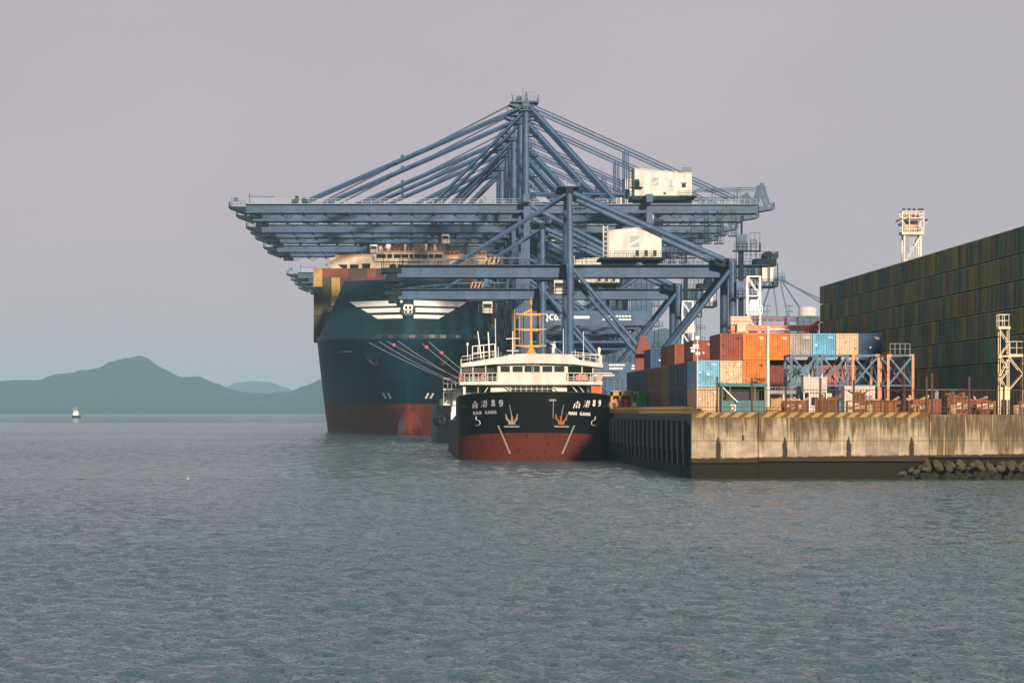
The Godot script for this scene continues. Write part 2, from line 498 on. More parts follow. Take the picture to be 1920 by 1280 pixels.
func rock_mesh(sd: int) -> ArrayMesh:
	var r := RandomNumberGenerator.new(); r.seed = sd
	var pts := PackedVector3Array()
	var planes := []
	for k in 15:
		planes.append([Vector3(r.randf_range(-1, 1), r.randf_range(-1, 1), r.randf_range(-1, 1)).normalized(), r.randf_range(0.5, 0.74)])
	var rows := []
	for j in 13:
		var row := PackedVector3Array()
		for k in 19:
			var a := PI * j / 12.0; var b := TAU * k / 18.0
			var d := Vector3(sin(a) * cos(b), cos(a), sin(a) * sin(b))
			var s := 1.0
			for p in planes:
				var q: float = d.dot(p[0])
				if q > 0.05: s = minf(s, p[1] / q)
			row.append(d * s * Vector3(1.0, 0.72, 0.8))
		rows.append(row)
	var m := MB.new()
	for j in 12:
		for k in 18: m.quad(rows[j][k], rows[j][k + 1], rows[j + 1][k + 1], rows[j + 1][k])
	# the quads above run the other way round when seen from outside
	for k in range(0, m.ix.size(), 3):
		if m.n[m.ix[k]].dot(m.v[m.ix[k]]) < 0:
			for e in 3: m.n[m.ix[k + e]] = m.n[m.ix[k + e]].abs() * m.v[m.ix[k + e]].sign()
	return m.mesh()

func build_quay():
	var EX := 26.56; var FZ := -303.0
	# deck: one sheet over the whole terminal
	var m := MB.new()
	m.span(EX + 0.3, 900, -3, DECK, FZ - 0.6, -2600)
	struct("pavement", m, M.asphalt)
	# the concrete end wall, in sections with open joints
	var wall := Node3D.new(); wall.name = numbered("quay_wall"); add_child(wall); wall.set_meta("kind", "structure")
	var wm := StandardMaterial3D.new()
	wm.albedo_texture = wall_texture(); wm.roughness = 0.92
	wm.albedo_color = Color(0.97, 0.95, 0.92)
	var xs := [EX, 32.72, 48.5, 64.0, 80.0, 96.0, 112.0, 128.0]
	for k in 7:
		var x0: float = xs[k] + (0.0 if k == 0 else 0.03); var x1: float = xs[k + 1] - 0.03
		var low := [1.45, 1.6, 1.95, 2.0, 2.0, 2.0, 2.0][k] as float
		var top := 5.62 if k < 2 else 5.9
		var s := MB.new()
		var u := func(x: float, y: float): return Vector2((x - EX) / 50.0, 1.0 - (y - 1.0) / 5.0)
		var n0 := s.v.size()
		s.span(x0, x1, low, top, FZ, FZ - 0.9)
		for q in range(n0, s.v.size()): s.t[q] = u.call(s.v[q].x + absf(s.v[q].z - FZ), s.v[q].y)
		part("wall_section", s, wm, wall)
		s = MB.new()
		s.span(x0 + 0.02, x1 + 0.03, -3.0, low, FZ - 0.45, FZ - 1.2)
		part("wall_footing", s, paint([0.026, 0.025, 0.015], 0.95, "rock", 0.5) if k == 0 else wall.get_child(1).material_override, wall)
		if k < 2:   # the painted coping
			s = MB.new()
			s.span(x0, x1, top + 0.002, 6.12, FZ + 0.03, FZ - 0.7)
			part("coping", s, paint([0.13, 0.07, 0.025], 0.85, "rust", 0.5), wall)
			s = MB.new()
			var xx := x0 + 0.3
			while xx + 1.3 < x1:
				s.prism(PackedVector2Array([Vector2(xx, top + 0.03), Vector2(xx + 0.62, top + 0.03), Vector2(xx + 1.2, 6.1), Vector2(xx + 0.58, 6.1)]), FZ + 0.036, FZ + 0.032)
				xx += 1.12
			part("hazard_stripes", s, paint([0.34, 0.22, 0.07], 0.9, "rust", 1.3), wall)
	m = MB.new()   # a small drain slot
	m.span(31.2, 31.42, 3.52, 4.02, FZ + 0.012, FZ - 0.02)
	part("drain_slot", m, M.dark, wall)
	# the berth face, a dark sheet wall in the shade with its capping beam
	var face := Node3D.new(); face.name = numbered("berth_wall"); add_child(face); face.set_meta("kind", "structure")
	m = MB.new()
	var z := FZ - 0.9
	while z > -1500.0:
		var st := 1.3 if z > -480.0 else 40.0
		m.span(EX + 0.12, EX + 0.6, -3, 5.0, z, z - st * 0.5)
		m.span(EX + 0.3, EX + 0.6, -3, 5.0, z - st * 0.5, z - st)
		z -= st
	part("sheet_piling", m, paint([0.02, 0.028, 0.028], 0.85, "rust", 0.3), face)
	m = MB.new()
	m.span(EX, EX + 1.4, 5.002, 5.98, FZ - 0.91, -1500)
	part("capping_beam", m, M.concrete, face)
	m = MB.new()
	m.span(EX + 0.4, EX + 0.62, 5.99, 6.2, FZ - 4, -1500)
	part("kerb", m, paint([0.15, 0.12, 0.06], 0.85, "rust", 0.4), face)
	# fenders along the berth
	var f0: Node3D
	for k in 20:
		var fz := -308.0 - 6.4 * k
		var lab := "pale vertical fender on the dark berth wall, %s from the quay corner" % nth(k)
		if k == 0:
			f0 = thing("fender", lab, "fender", Vector3(EX, 0, fz), 0.0, "fenders along the berth wall")
			m = MB.new(); m.span(-0.34, 0.1, 1.1, 5.3, 0.75, -0.75)
			part("rubber_block", m, M.dark, f0)
			m = MB.new()
			m.span(-0.46, -0.34, 2.4, 5.35, 0.36, -0.36)
			part("face_board", m, M.fender, f0)
		else: copy(f0, Vector3(EX, 0, fz), lab)
	# low railing and clutter along the berth edge
	var er := thing("edge_railing", "low dull yellow railing running along the berth edge", "railing", Vector3(EX + 0.2, 5.98, 0))
	for k in 18:
		m = MB.new(); m.rails([Vector3(0, 0, -306.0 - 8.0 * k), Vector3(0, 0, -313.4 - 8.0 * k)], 0.75, 0.9, 0.07)
		for q in 3: m.span(0.7, 1.3, -0.05, 0.3 + 0.2 * (q % 2), -307.0 - 8.0 * k - 2.3 * q, -307.9 - 8.0 * k - 2.3 * q)
		part("railing_section", m, M.edge_yellow, er)
	# boulders at the foot of the wall
	var bank := Node3D.new(); bank.name = numbered("shoreline"); add_child(bank); bank.set_meta("kind", "structure")
	var shapes := []
	for k in 6: shapes.append(rock_mesh(60 + k))
	rng.seed = 77
	for k in 290:
		var x := 45.0 + 67.2 * k / 289.0 + rng.randf_range(-0.3, 0.3)
		var row := k % 4
		var o := part("rock", shapes[k % 6], [M.rock_dark, M.rock_dark, M.rock, M.rock][row], bank)
		var s := rng.randf_range(0.45, 0.85) * (0.8 if x < 48 else 1.0)
		o.scale = Vector3(s * rng.randf_range(0.9, 1.35), s * rng.randf_range(0.8, 1.1), s)
		o.rotation = Vector3(rng.randf_range(-0.5, 0.5), rng.randf_range(0, TAU), rng.randf_range(-0.5, 0.5))
		var rise := clampf((x - 44.5) / 4.0, 0.25, 1.0)
		o.position = Vector3(x, [0.05, 0.25, 0.95, 1.25][row] * rise, FZ + [1.9, 1.3, 0.9, 0.3][row] + rng.randf_range(-0.25, 0.25))
	# bollards by the berth edge
	var b0: Node3D
	for k in 14:
		var bz: float = -325.0 - 24.0 * k if k < 8 else [-560.0, -600.0, -690.0, -745.0, -790.0, -835.0][k - 8]
		var lab := "squat mooring bollard on the berth edge, %s from the quay corner" % nth(k)
		if k == 0:
			b0 = thing("mooring_bollard", lab, "bollard", Vector3(EX + 1.0, DECK + 0.0, bz), 0.0, "bollards along the berth edge")
			m = MB.new(); m.lathe(Vector3.ZERO, [[0.42, 0.0], [0.4, 0.12], [0.26, 0.2], [0.25, 0.5], [0.38, 0.62], [0.36, 0.78], [0.02, 0.84]], 14)
			part("post", m, M.edge_yellow, b0)
			m = MB.new(); m.box(Vector3(0, 0.03, 0), Vector3(1.1, 0.06, 1.1)); part("base_plate", m, M.rusty_dark, b0)
		else: copy(b0, Vector3(EX + 1.0, DECK, bz), lab)

func wheels(parent: Node3D, x: float, hz: float):
	var m := MB.new()
	m.beam(Vector3(x, 3.0, hz + 1.5), Vector3(x, 3.0, -hz - 1.5), 1.3, 1.6)
	part("sill_beam", m, M.crane, parent)
	for z in [hz, -hz]:
		m = MB.new()
		m.span(x - 0.5, x + 0.5, 1.0, 2.2, z - 4.0, z + 4.0)
		var bg := part("bogie", m, M.crane_dark, parent)
		m = MB.new()
		for k in 8: m.tube(Vector3(x - 0.3, 0.45, z - 3.5 + k), Vector3(x + 0.3, 0.45, z - 3.5 + k), 0.42, -1, 12)
		part("wheels", m, M.dark, bg)

func emblem(parent: Node, at: Vector3, w: float, h: float):
	var m := MB.new()
	m.prism(PackedVector2Array([Vector2(-w / 2, -h * 0.18), Vector2(w / 2, h * 0.25), Vector2(w / 2, h / 2), Vector2(-w / 2, h / 2)]), 0.03, 0.0, at)
	m.prism(PackedVector2Array([Vector2(-w / 2, -h / 2), Vector2(w / 2, -h / 2), Vector2(w / 2, h * 0.03), Vector2(-w / 2, -h * 0.4)]), 0.03, 0.0, at)
	part("emblem", m, M.logo_grey, parent)

func crane_trolley(parent: Node3D, y: float, z: float) -> Node3D:   # hangs under the girders, y is their underside
	var m := MB.new()
	m.span(-4, 4, y - 0.55, y - 0.1, -z, z)
	for k in 4: m.tube(Vector3(-3.2 + 2.1 * k, y - 0.78, -2.6), Vector3(-3.2 + 2.1 * k, y - 0.78, 2.6), 0.32)
	var tr := part("trolley", m, M.crane_dark, parent)
	m = MB.new()
	m.span(-0.6, 1.5, y - 3.1, y - 0.6, z + 0.4, z + 2.4)
	part("operator_cab", m, M.white, tr)
	m = MB.new()
	m.span(-1.5, -0.62, y - 2.9, y - 1.2, z + 0.5, z + 2.3)
	m.span(-0.5, 1.3, y - 1.9, y - 1.1, z + 2.402, z + 2.43)
	part("cab_window", m, M.glass, tr)
	m = MB.new()
	m.rails([Vector3(-1.6, y - 3.1, z + 2.6), Vector3(3.4, y - 3.1, z + 2.6), Vector3(3.4, y - 3.1, z + 0.3)], 1.1, 1.2, 0.07)
	m.span(-1.6, 3.4, y - 3.22, y - 3.1, z + 0.3, z + 2.7)
	part("cab_walkway", m, M.crane_dark, tr)
	return tr

func make_big_crane(label: String) -> Node3D:
	var o := thing("quay_crane", label, "crane", Vector3.ZERO, 0.0, "big ship-to-shore cranes over the large ship")
	var H := 9.0
	var m: MB
	wheels(o, 0.0, H); wheels(o, 30.2, H)
	for x in [0.0, 30.2]:
		for z in [H, -H]:
			m = MB.new()
			m.beam(Vector3(x, 3.8, z), Vector3(x, 50.5, z), 1.5, 1.6)
			part("leg", m, M.crane, o)
	for z in [H, -H]:
		m = MB.new()
		m.beam(Vector3(0.75, 23.1, z), Vector3(29.45, 23.1, z), 1.4, 3.6)
		var pb := part("portal_beam", m, M.crane, o)
		if z > 0:
			var g := text("QC67", 1.45, M.clean_white, Vector3(6.4, 23.3, z + 0.71), pb)
			g.name = "lettering"
			m = MB.new()
			m.span(11.2, 15.4, 23.0, 23.6, z + 0.702, z + 0.73)
			for k in 9: m.span(18.6 + k * 0.8, 19.2 + k * 0.8, 23.4, 23.75, z + 0.702, z + 0.73)
			for k in 9: m.span(18.6 + k * 0.8, 19.25 + k * 0.8, 22.6, 22.95, z + 0.702, z + 0.73)
			part("notice_board", m, M.clean_white, pb)
		m = MB.new(); m.rails([Vector3(0.8, 24.9, z + 0.6), Vector3(29.4, 24.9, z + 0.6)], 1.2, 2.0, 0.08)
		part("handrail", m, M.crane_dark, pb)
		m = MB.new(); m.tube(Vector3(0.8, 17.2, z), Vector3(29.4, 17.2, z), 0.45)
		part("tie_tube", m, M.crane, o)
		m = MB.new(); m.tube(Vector3(1.2, 50.6, z), Vector3(29.4, 35.6, z), 0.62)
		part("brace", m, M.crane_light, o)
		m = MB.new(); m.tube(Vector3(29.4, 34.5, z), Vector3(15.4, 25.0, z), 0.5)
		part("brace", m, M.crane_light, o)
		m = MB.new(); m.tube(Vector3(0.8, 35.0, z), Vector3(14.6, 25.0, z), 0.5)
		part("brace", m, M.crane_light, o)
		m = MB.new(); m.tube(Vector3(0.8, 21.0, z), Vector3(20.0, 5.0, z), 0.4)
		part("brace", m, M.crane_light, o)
	for x in [0.0, 30.2]:
		m = MB.new(); m.beam(Vector3(x, 52.6, H + 0.8), Vector3(x, 52.6, -H - 0.8), 1.6, 2.0)
		part("cross_beam", m, M.crane, o)
		m = MB.new(); m.beam(Vector3(x, 23.1, H - 0.7), Vector3(x, 23.1, -H + 0.7), 1.2, 2.4)
		part("cross_beam", m, M.crane, o)
	# the tall mast over the waterside legs
	for z in [H, -H]:
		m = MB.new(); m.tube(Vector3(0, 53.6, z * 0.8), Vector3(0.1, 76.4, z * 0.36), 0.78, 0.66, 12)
		part("mast", m, M.crane_light if z > 0 else M.crane, o)  # rear mast in the darker blue, its shade put into the paint
		m = MB.new(); m.tube(Vector3(1.0, 75.6, z * 0.36), Vector3(21.9, 52.6, z * 0.36), 0.7, 0.7, 12)
		part("back_strut", m, M.crane, o)
		m = MB.new()
		m.tube(Vector3(-0.6, 75.7, z * 0.36), Vector3(-54.6, 52.2, z * 0.36), 0.4)
		m.tube(Vector3(-30.1, 63.3, z * 0.36), Vector3(-30.9, 62.95, z * 0.36), 0.55)
		part("forestay", m, M.crane, o)
		m = MB.new(); m.tube(Vector3(-0.6, 74.2, z * 0.36), Vector3(-22.5, 52.2, z * 0.36), 0.34)
		part("forestay", m, M.crane, o)
		m = MB.new(); m.tube(Vector3(1.2, 75.4, z * 0.36), Vector3(50.9, 53.0, z * 0.36), 0.2, 0.2, 6)
		m.tube(Vector3(1.2, 76.3, z * 0.36), Vector3(52.2, 53.2, z * 0.36), 0.17, 0.17, 6)
		part("backstay", m, M.crane, o)
		m = MB.new(); m.tube(Vector3(24.5, 52, z * 0.36), Vector3(24.5, 65.1, z * 0.36), 0.16, 0.16, 6)
		m.tube(Vector3(25.4, 52, z * 0.36), Vector3(25.4, 64.8, z * 0.36), 0.12, 0.12, 6)
		part("hanger", m, M.crane, o)
		m = MB.new(); m.tube(Vector3(1, 54.1, z * 0.36), Vector3(24.5, 53.9, z * 0.36), 0.38)
		part("tie_tube", m, M.crane, o)
	m = MB.new()
	for z in [-2.2, 0.0, 2.4]:
		m.tube(Vector3(-3.0, 76.7, z), Vector3(-50, 52.4, z), 0.06, 0.06, 4)
	part("hoist_ropes", m, M.rope, o)
	m = MB.new()
	m.span(-3.4, 3.2, 76.6, 77.0, -4.4, 4.4)
	m.beam(Vector3(-4.0, 76.6, 0), Vector3(-1.0, 75.4, 0), 6.5, 0.9)
	m.span(-0.9, 0.9, 75.4, 76.6, -4.2, 4.2)
	m.span(-1.6, 1.4, 74.5, 74.7, -5.2, 5.2)
	for z in [-2.0, 2.0]:
		m.beam(Vector3(0.2, 77, z), Vector3(0.2, 79.2, z), 0.9, 0.9, 0.4, 0.4)
		m.tube(Vector3(-1.6, 77.7, z - 0.2), Vector3(-1.6, 77.7, z + 0.2), 0.75, 0.75, 12)
	m.beam(Vector3(-0.8, 76.8, 3.8), Vector3(-0.8, 80.2, 3.8), 0.12, 0.12)
	m.beam(Vector3(-0.8, 79.1, 3.8), Vector3(2.6, 79.1, 3.8), 0.1, 0.1)
	m.beam(Vector3(-3.2, 77, 3.8), Vector3(-3.5, 78.8, 3.8), 0.25, 0.25)
	m.beam(Vector3(3.0, 77, 3.8), Vector3(3.1, 78.6, 3.8), 0.25, 0.25)
	var head := part("mast_head", m, M.crane, o)
	m = MB.new()
	m.rails([Vector3(-3.3, 77, 4.3), Vector3(3.1, 77, 4.3), Vector3(3.1, 77, -4.3)], 1.1, 1.1, 0.08)
	m.rails([Vector3(-1.6, 74.7, 5.1), Vector3(1.4, 74.7, 5.1)], 1.1, 1.0, 0.08)
	part("handrail", m, M.crane_light, head)
	m = MB.new()   # stair cage up the mast
	m.ladder(Vector3(1.6, 53, 5.5), Vector3(1.6, 74, 3.4), Vector3(0.45, 0, 0), 0.09, 0.6)
	for y in [58.0, 63.0, 68.0, 72.0]:
		m.span(0.8, 2.9, y, y + 0.14, 3.4, 6.2)
		m.rails([Vector3(0.9, y, 6.1), Vector3(2.8, y, 6.1), Vector3(2.8, y, 3.6)], 1.1, 1.0, 0.07)
	part("stairs", m, M.crane_dark, o)
	# girders: the boom over the water and the bridge over the quay
	for z in [3.3, -3.3]:
		m = MB.new(); m.beam(Vector3(-69.3, 50.45, z), Vector3(-1.0, 50.45, z), 1.1, 2.1)
		m.beam(Vector3(-69.3, 51.55, z), Vector3(-1.0, 51.55, z), 1.5, 0.14)
		m.beam(Vector3(-69.3, 49.35, z), Vector3(-1.0, 49.35, z), 1.4, 0.14)
		var bm := part("boom_girder", m, M.crane, o)
		m = MB.new()
		var zz: float = z + signf(z) * 1.2
		m.span(-69, -1, 51.4, 51.52, zz - 0.5, zz + 0.5)
		m.rails([Vector3(-69, 51.5, zz + signf(z) * 0.45), Vector3(-1, 51.5, zz + signf(z) * 0.45)], 1.15, 2.2, 0.085)
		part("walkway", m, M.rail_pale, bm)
		m = MB.new(); m.beam(Vector3(-0.9, 50.3, z), Vector3(57.6, 50.3, z), 1.1, 2.2)
		m.beam(Vector3(-0.9, 51.45, z), Vector3(57.6, 51.45, z), 1.5, 0.14)
		var bg := part("bridge_girder", m, M.crane, o)
		m = MB.new()
		m.span(-0.8, 57, 51.3, 51.42, zz - 0.5, zz + 0.5)
		m.rails([Vector3(41.5, 51.4, zz + signf(z) * 0.45), Vector3(57, 51.4, zz + signf(z) * 0.45)], 1.15, 1.6, 0.085)
		m.rails([Vector3(0, 51.4, zz + signf(z) * 0.45), Vector3(25, 51.4, zz + signf(z) * 0.45)], 1.15, 2.0, 0.085)
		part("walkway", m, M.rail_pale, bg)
		m = MB.new()   # festoon cable hanging in loops beside the girder, lamps under it
		for k in 22:
			var xx := -66.0 + 5.4 * k
			for q in 4:
				var s0 := q / 4.0; var s1 := (q + 1) / 4.0
				m.beam(Vector3(xx + 2.7 * s0, 49.2 - 3.4 * s0 * (1.0 - s0), zz), Vector3(xx + 2.7 * s1, 49.2 - 3.4 * s1 * (1.0 - s1), zz), 0.1, 0.1)
			m.span(xx - 0.3, xx + 0.3, 49.0, 49.4, zz - 0.25, zz + 0.25)
		var fs := part("festoon", m, M.crane_dark, bg)
		fs.set_meta("kind", "stuff")
	m = MB.new()
	for k in 20: m.beam(Vector3(-68 + 6.6 * k, 50.4, 2.7), Vector3(-68 + 6.6 * k, 50.4, -2.7), 0.5, 0.9)
	part("girder_ties", m, M.crane_dark, o)
	m = MB.new()   # tapered platform at the boom tip
	m.prism(PackedVector2Array([Vector2(-73.6, 50.6), Vector2(-69.4, 49.0), Vector2(-69.4, 50.7), Vector2(-73.6, 50.9)]), 4.6, -4.6)
	m.span(-68.5, -65.5, 48.2, 49.2, -3, 3)
	var tip := part("boom_tip", m, M.crane_dark, o)
	m = MB.new()
	m.rails([Vector3(-69.4, 50.9, 4.5), Vector3(-73.5, 50.9, 4.5), Vector3(-73.5, 50.9, -4.5)], 1.2, 1.1, 0.09)
	m.beam(Vector3(-72.8, 50.9, 4), Vector3(-72.8, 53.2, 4), 0.15, 0.15)
	m.span(-72.4, -71.2, 52.2, 53.1, 3.4, 3.9)
	m.beam(Vector3(-68.4, 51.6, 3.8), Vector3(-68.4, 54.1, 3.8), 0.3, 0.3)
	m.beam(Vector3(-68.4, 53.3, 3.8), Vector3(-62.2, 53.3, 3.8), 0.22, 0.22)
	part("tip_rig", m, M.crane_light, tip)
	m = MB.new()   # sheaves at the boom's stay anchor
	for z in [3.3, -3.3]:
		m.beam(Vector3(-57.2, 51.6, z), Vector3(-56.6, 53.5, z), 0.8, 0.5)
		m.tube(Vector3(-54.9, 52.4, z - 0.5), Vector3(-54.9, 52.4, z + 0.5), 0.7)
		m.span(-58, -57, 51.6, 52.6, z - 0.6, z + 0.6)
	part("stay_anchor", m, M.crane_dark, o)
	# machinery house
	m = MB.new()
	m.prism(PackedVector2Array([Vector2(26.8, 53.4), Vector2(40.9, 53.4), Vector2(40.9, 58.9), Vector2(38.4, 59.0), Vector2(26.8, 60.1)]), 5.6, -5.6)
	var mh := part("machinery_house", m, M.white, o)
	m = MB.new()
	m.prism(PackedVector2Array([Vector2(26.6, 60.1), Vector2(38.4, 59.0), Vector2(41.1, 58.9), Vector2(41.1, 59.05), Vector2(38.4, 59.16), Vector2(26.6, 60.28)]), 5.8, -5.8)
	part("roof", m, M.white, mh)
	emblem(mh, Vector3(32.0, 56.9, 5.6), 1.5, 2.0)
	m = MB.new()
	m.span(35.6, 36.0, 55.6, 57.4, 5.6, 5.64)
	m.span(34.9, 36.9, 55.5, 55.75, 5.6, 5.64)
	m.span(35.4, 36.2, 54.7, 55.0, 5.6, 5.64)
	part("mark", m, M.logo_grey, mh)
	m = MB.new(); m.span(38.4, 39.4, 55.4, 56.4, 5.6, 5.63); m.span(33.9, 34.5, 53.7, 54.2, 5.6, 5.63)
	part("window", m, M.glass, mh)
	m = MB.new(); m.span(38.2, 39.7, 56.6, 56.72, 5.6, 6.2); part("window_hood", m, M.white, mh)
	m = MB.new(); m.rails([Vector3(37.6, 53.4, 6.9), Vector3(41.8, 53.4, 6.9)], 1.2, 0.8, 0.07); part("handrail", m, M.crane_dark, mh)
	m = MB.new(); m.rails([Vector3(38.6, 59.1, 5.5), Vector3(40.8, 59.0, 5.5)], 1.2, 0.4, 0.08); part("handrail", m, M.crane_dark, mh)
	m = MB.new(); m.ladder(Vector3(25.9, 52, 5.2), Vector3(25.9, 60.4, 5.2), Vector3(0.4, 0, 0), 0.12, 0.8); part("ladder", m, M.crane_dark, mh)
	m = MB.new()
	m.span(25.6, 28.8, 55.3, 55.5, 5.7, 7.2)
	m.rails([Vector3(25.7, 55.5, 7.1), Vector3(28.7, 55.5, 7.1)], 1.2, 0.7, 0.08)
	m.span(26.9, 27.9, 55.5, 57.4, 5.62, 6.3)
	m.ladder(Vector3(28.6, 53.2, 6.6), Vector3(28.6, 55.4, 6.6), Vector3(0.4, 0, 0), 0.07)
	part("balcony", m, M.crane_dark, mh)
	m = MB.new()
	m.span(26.0, 38, 52.4, 53.38, -6.2, 6.2)
	m.span(38, 42, 53.0, 53.38, -7, 7)
	m.beam(Vector3(38, 52.6, 0), Vector3(41.8, 53.2, 0), 12, 0.5)
	m.span(27, 41, 51.5, 52.4, -4, 4)
	part("house_platform", m, M.crane_dark, o)
	# festoon rail and sheave frame at the landward end
	m = MB.new()
	for z in [3.9, -3.9]:
		m.beam(Vector3(42.2, 55.2, z), Vector3(57.4, 55.5, z), 0.2, 0.25)
		m.beam(Vector3(42.2, 54.9, z), Vector3(57.4, 55.1, z), 0.15, 0.15)
		for x in [46.8, 52.4, 53.0]: m.beam(Vector3(x, 51.5, z), Vector3(x, 55.6, z), 0.2, 0.2)
		m.beam(Vector3(57.2, 51.3, z), Vector3(58.4, 56.6, z), 0.8, 0.9)
		m.beam(Vector3(58.4, 56.6, z), Vector3(60.2, 51.2, z), 0.7, 0.7)
		m.beam(Vector3(57.6, 53.6, z), Vector3(59.6, 53.4, z), 0.6, 0.5)
		m.tube(Vector3(58.6, 55.4, z - 0.3), Vector3(58.6, 55.4, z + 0.3), 0.8)
		m.span(54.6, 56.8, 51.5, 53.0, z - 0.8, z + 0.8)
	m.prism(PackedVector2Array([Vector2(57.6, 49.6), Vector2(61.6, 50.3), Vector2(61.6, 50.6), Vector2(57.6, 51.0)]), 4.4, -4.4)
	m.rails([Vector3(58, 50.8, 4.3), Vector3(61.5, 50.6, 4.3), Vector3(61.5, 50.6, -4.3)], 1.2, 0.8, 0.09)
	part("rear_frame", m, M.crane, o)
	m = MB.new()   # stair tower and hanging ladders on the landside
	m.ladder(Vector3(31.8, 4, H + 1.2), Vector3(31.8, 49, H + 1.2), Vector3(0.5, 0, 0), 0.12, 0.8)
	for k in 9: m.span(31, 33.4, 6.0 + 5 * k, 6.15 + 5 * k, H + 0.4, H + 2.2)
	for k in 9: m.rails([Vector3(31, 6.1 + 5 * k, H + 2.1), Vector3(33.3, 6.1 + 5 * k, H + 2.1)], 1.1, 0.8, 0.08)
	for x in [44.5, 48.0, 51.2]:
		m.ladder(Vector3(x, 43.6, 4.6), Vector3(x, 50, 4.6), Vector3(0.45, 0, 0), 0.12, 0.7)
		m.span(x - 1.2, x + 1.2, 43.4, 43.6, 3, 5.4)
		m.rails([Vector3(x - 1.2, 43.6, 5.3), Vector3(x + 1.2, 43.6, 5.3)], 1.1, 0.6, 0.09)
	part("stairs", m, M.crane_dark, o)
	crane_trolley(o, 49.3, 3.2)
	return o

func make_small_crane(label: String) -> Node3D:
	var o := thing("quay_crane", label, "crane", Vector3.ZERO, 0.0, "small low-boom quay cranes")
	var H := 8.0
	var m: MB
	wheels(o, 0.0, H); wheels(o, 30.1, H)
	for z in [H, -H]:
		m = MB.new(); m.tube(Vector3(0, 3.8, z), Vector3(0, 26, z), 0.68, 0.68, 14)
		m.tube(Vector3(0, 26, z), Vector3(0, 40.4, z * 0.72), 0.66, 0.56, 14)
		for y in [12.0, 19.0, 26.0]: m.tube(Vector3(0, y, z), Vector3(0, y + 0.2, z), 0.76, 0.76, 14)
		part("mast_leg", m, M.crane_light, o)
		m = MB.new(); m.tube(Vector3(29.5, 3.8, z), Vector3(29.5, 27.5, z), 0.75, 0.75, 14)
		part("leg", m, M.crane_light, o)
		m = MB.new(); m.tube(Vector3(0.7, 40.0, z * 0.72), Vector3(28.0, 27.8, z * 0.9), 0.52, 0.52, 12)
		part("back_strut", m, M.crane_light, o)
		m = MB.new(); m.tube(Vector3(-0.6, 39.9, z * 0.72), Vector3(-21.6, 26.8, z * 0.36), 0.32)
		part("forestay", m, M.crane_light, o)
		m = MB.new(); m.tube(Vector3(0.6, 26, z), Vector3(15.0, 8.9, z), 0.42, 0.42, 12)
		part("brace", m, M.crane_light, o)
		m = MB.new(); m.tube(Vector3(29.0, 25.8, z), Vector3(15.8, 8.9, z), 0.42, 0.42, 12)
		part("brace", m, M.crane_light, o)
		m = MB.new(); m.beam(Vector3(0.7, 8.3, z), Vector3(28.8, 8.3, z), 1.2, 1.7)
		var pb := part("portal_beam", m, M.crane, o)
		if z > 0:
			m = MB.new()
			for k in 7: m.span(7.0 + k * 0.42, 7.32 + k * 0.42, 8.5, 8.8, z + 0.602, z + 0.63)
			for k in 6: m.span(7.1 + k * 0.42, 7.42 + k * 0.42, 7.85, 8.2, z + 0.602, z + 0.63)
			for k in 8: m.span(11.2 + k * 0.5, 11.6 + k * 0.5, 8.4, 8.65, z + 0.602, z + 0.63)
			for k in 9: m.span(11.1 + k * 0.5, 11.5 + k * 0.5, 7.9, 8.15, z + 0.602, z + 0.63)
			m.prism(PackedVector2Array([Vector2(12.9, 8.95), Vector2(14.2, 8.95), Vector2(13.55, 9.1)]), z + 0.63, z + 0.602)
			part("notice_board", m, M.clean_white, pb)
		m = MB.new(); m.rails([Vector3(1, 9.1, z + 0.5), Vector3(28.5, 9.1, z + 0.5)], 1.1, 2.0, 0.06)
		part("handrail", m, M.crane_dark, pb)
		m = MB.new(); m.beam(Vector3(-31.4, 25.85, z * 0.36), Vector3(36.8, 25.85, z * 0.36), 1.1, 2.2)
		m.beam(Vector3(-31.4, 27.0, z * 0.36), Vector3(36.8, 27.0, z * 0.36), 1.5, 0.12)
		var gd := part("girder", m, M.crane, o)
		m = MB.new()
		var zz: float = z * 0.36 + signf(z) * 1.2
		m.span(-31, 36.5, 26.8, 26.92, zz - 0.45, zz + 0.45)
		m.rails([Vector3(-31, 26.9, zz + signf(z) * 0.4), Vector3(6.5, 26.9, zz + signf(z) * 0.4)], 1.15, 1.8, 0.07)
		m.rails([Vector3(17.5, 26.9, zz + signf(z) * 0.4), Vector3(36.5, 26.9, zz + signf(z) * 0.4)], 1.15, 1.8, 0.07)
		part("walkway", m, M.crane_dark, gd)
	for x in [0.0, 29.5]:
		m = MB.new(); m.beam(Vector3(x, 27.2 if x else 26.2, H + 0.4), Vector3(x, 27.2 if x else 26.2, -H - 0.4), 1.3, 1.5)
		part("cross_beam", m, M.crane, o)
		m = MB.new(); m.beam(Vector3(x, 8.3, H - 0.7), Vector3(x, 8.3, -H + 0.7), 1.1, 1.5)
		part("cross_beam", m, M.crane, o)
	m = MB.new()
	m.beam(Vector3(0, 40.5, 6.6), Vector3(0, 40.5, -6.6), 1.3, 1.1)
	m.span(-2.0, 2.0, 41.0, 41.2, -6.4, 6.4)
	m.beam(Vector3(-2.2, 40.6, 0), Vector3(2.6, 40.6, 0), 9.0, 0.5)
	var hd := part("mast_head", m, M.crane_dark, o)
	m = MB.new()
	m.rails([Vector3(-1.9, 41.2, 6.3), Vector3(1.9, 41.2, 6.3), Vector3(1.9, 41.2, -6.3)], 1.15, 0.8, 0.07)
	part("handrail", m, M.crane_light, hd)
	m = MB.new()   # caged ladder beside the mast
	m.ladder(Vector3(1.5, 28, 7.4), Vector3(1.5, 39.8, 6.2), Vector3(0.4, 0, 0), 0.08, 0.5)
	m.ladder(Vector3(2.6, 27, 7.2), Vector3(2.6, 33.8, 6.8), Vector3(0.4, 0, 0), 0.08, 0.5)
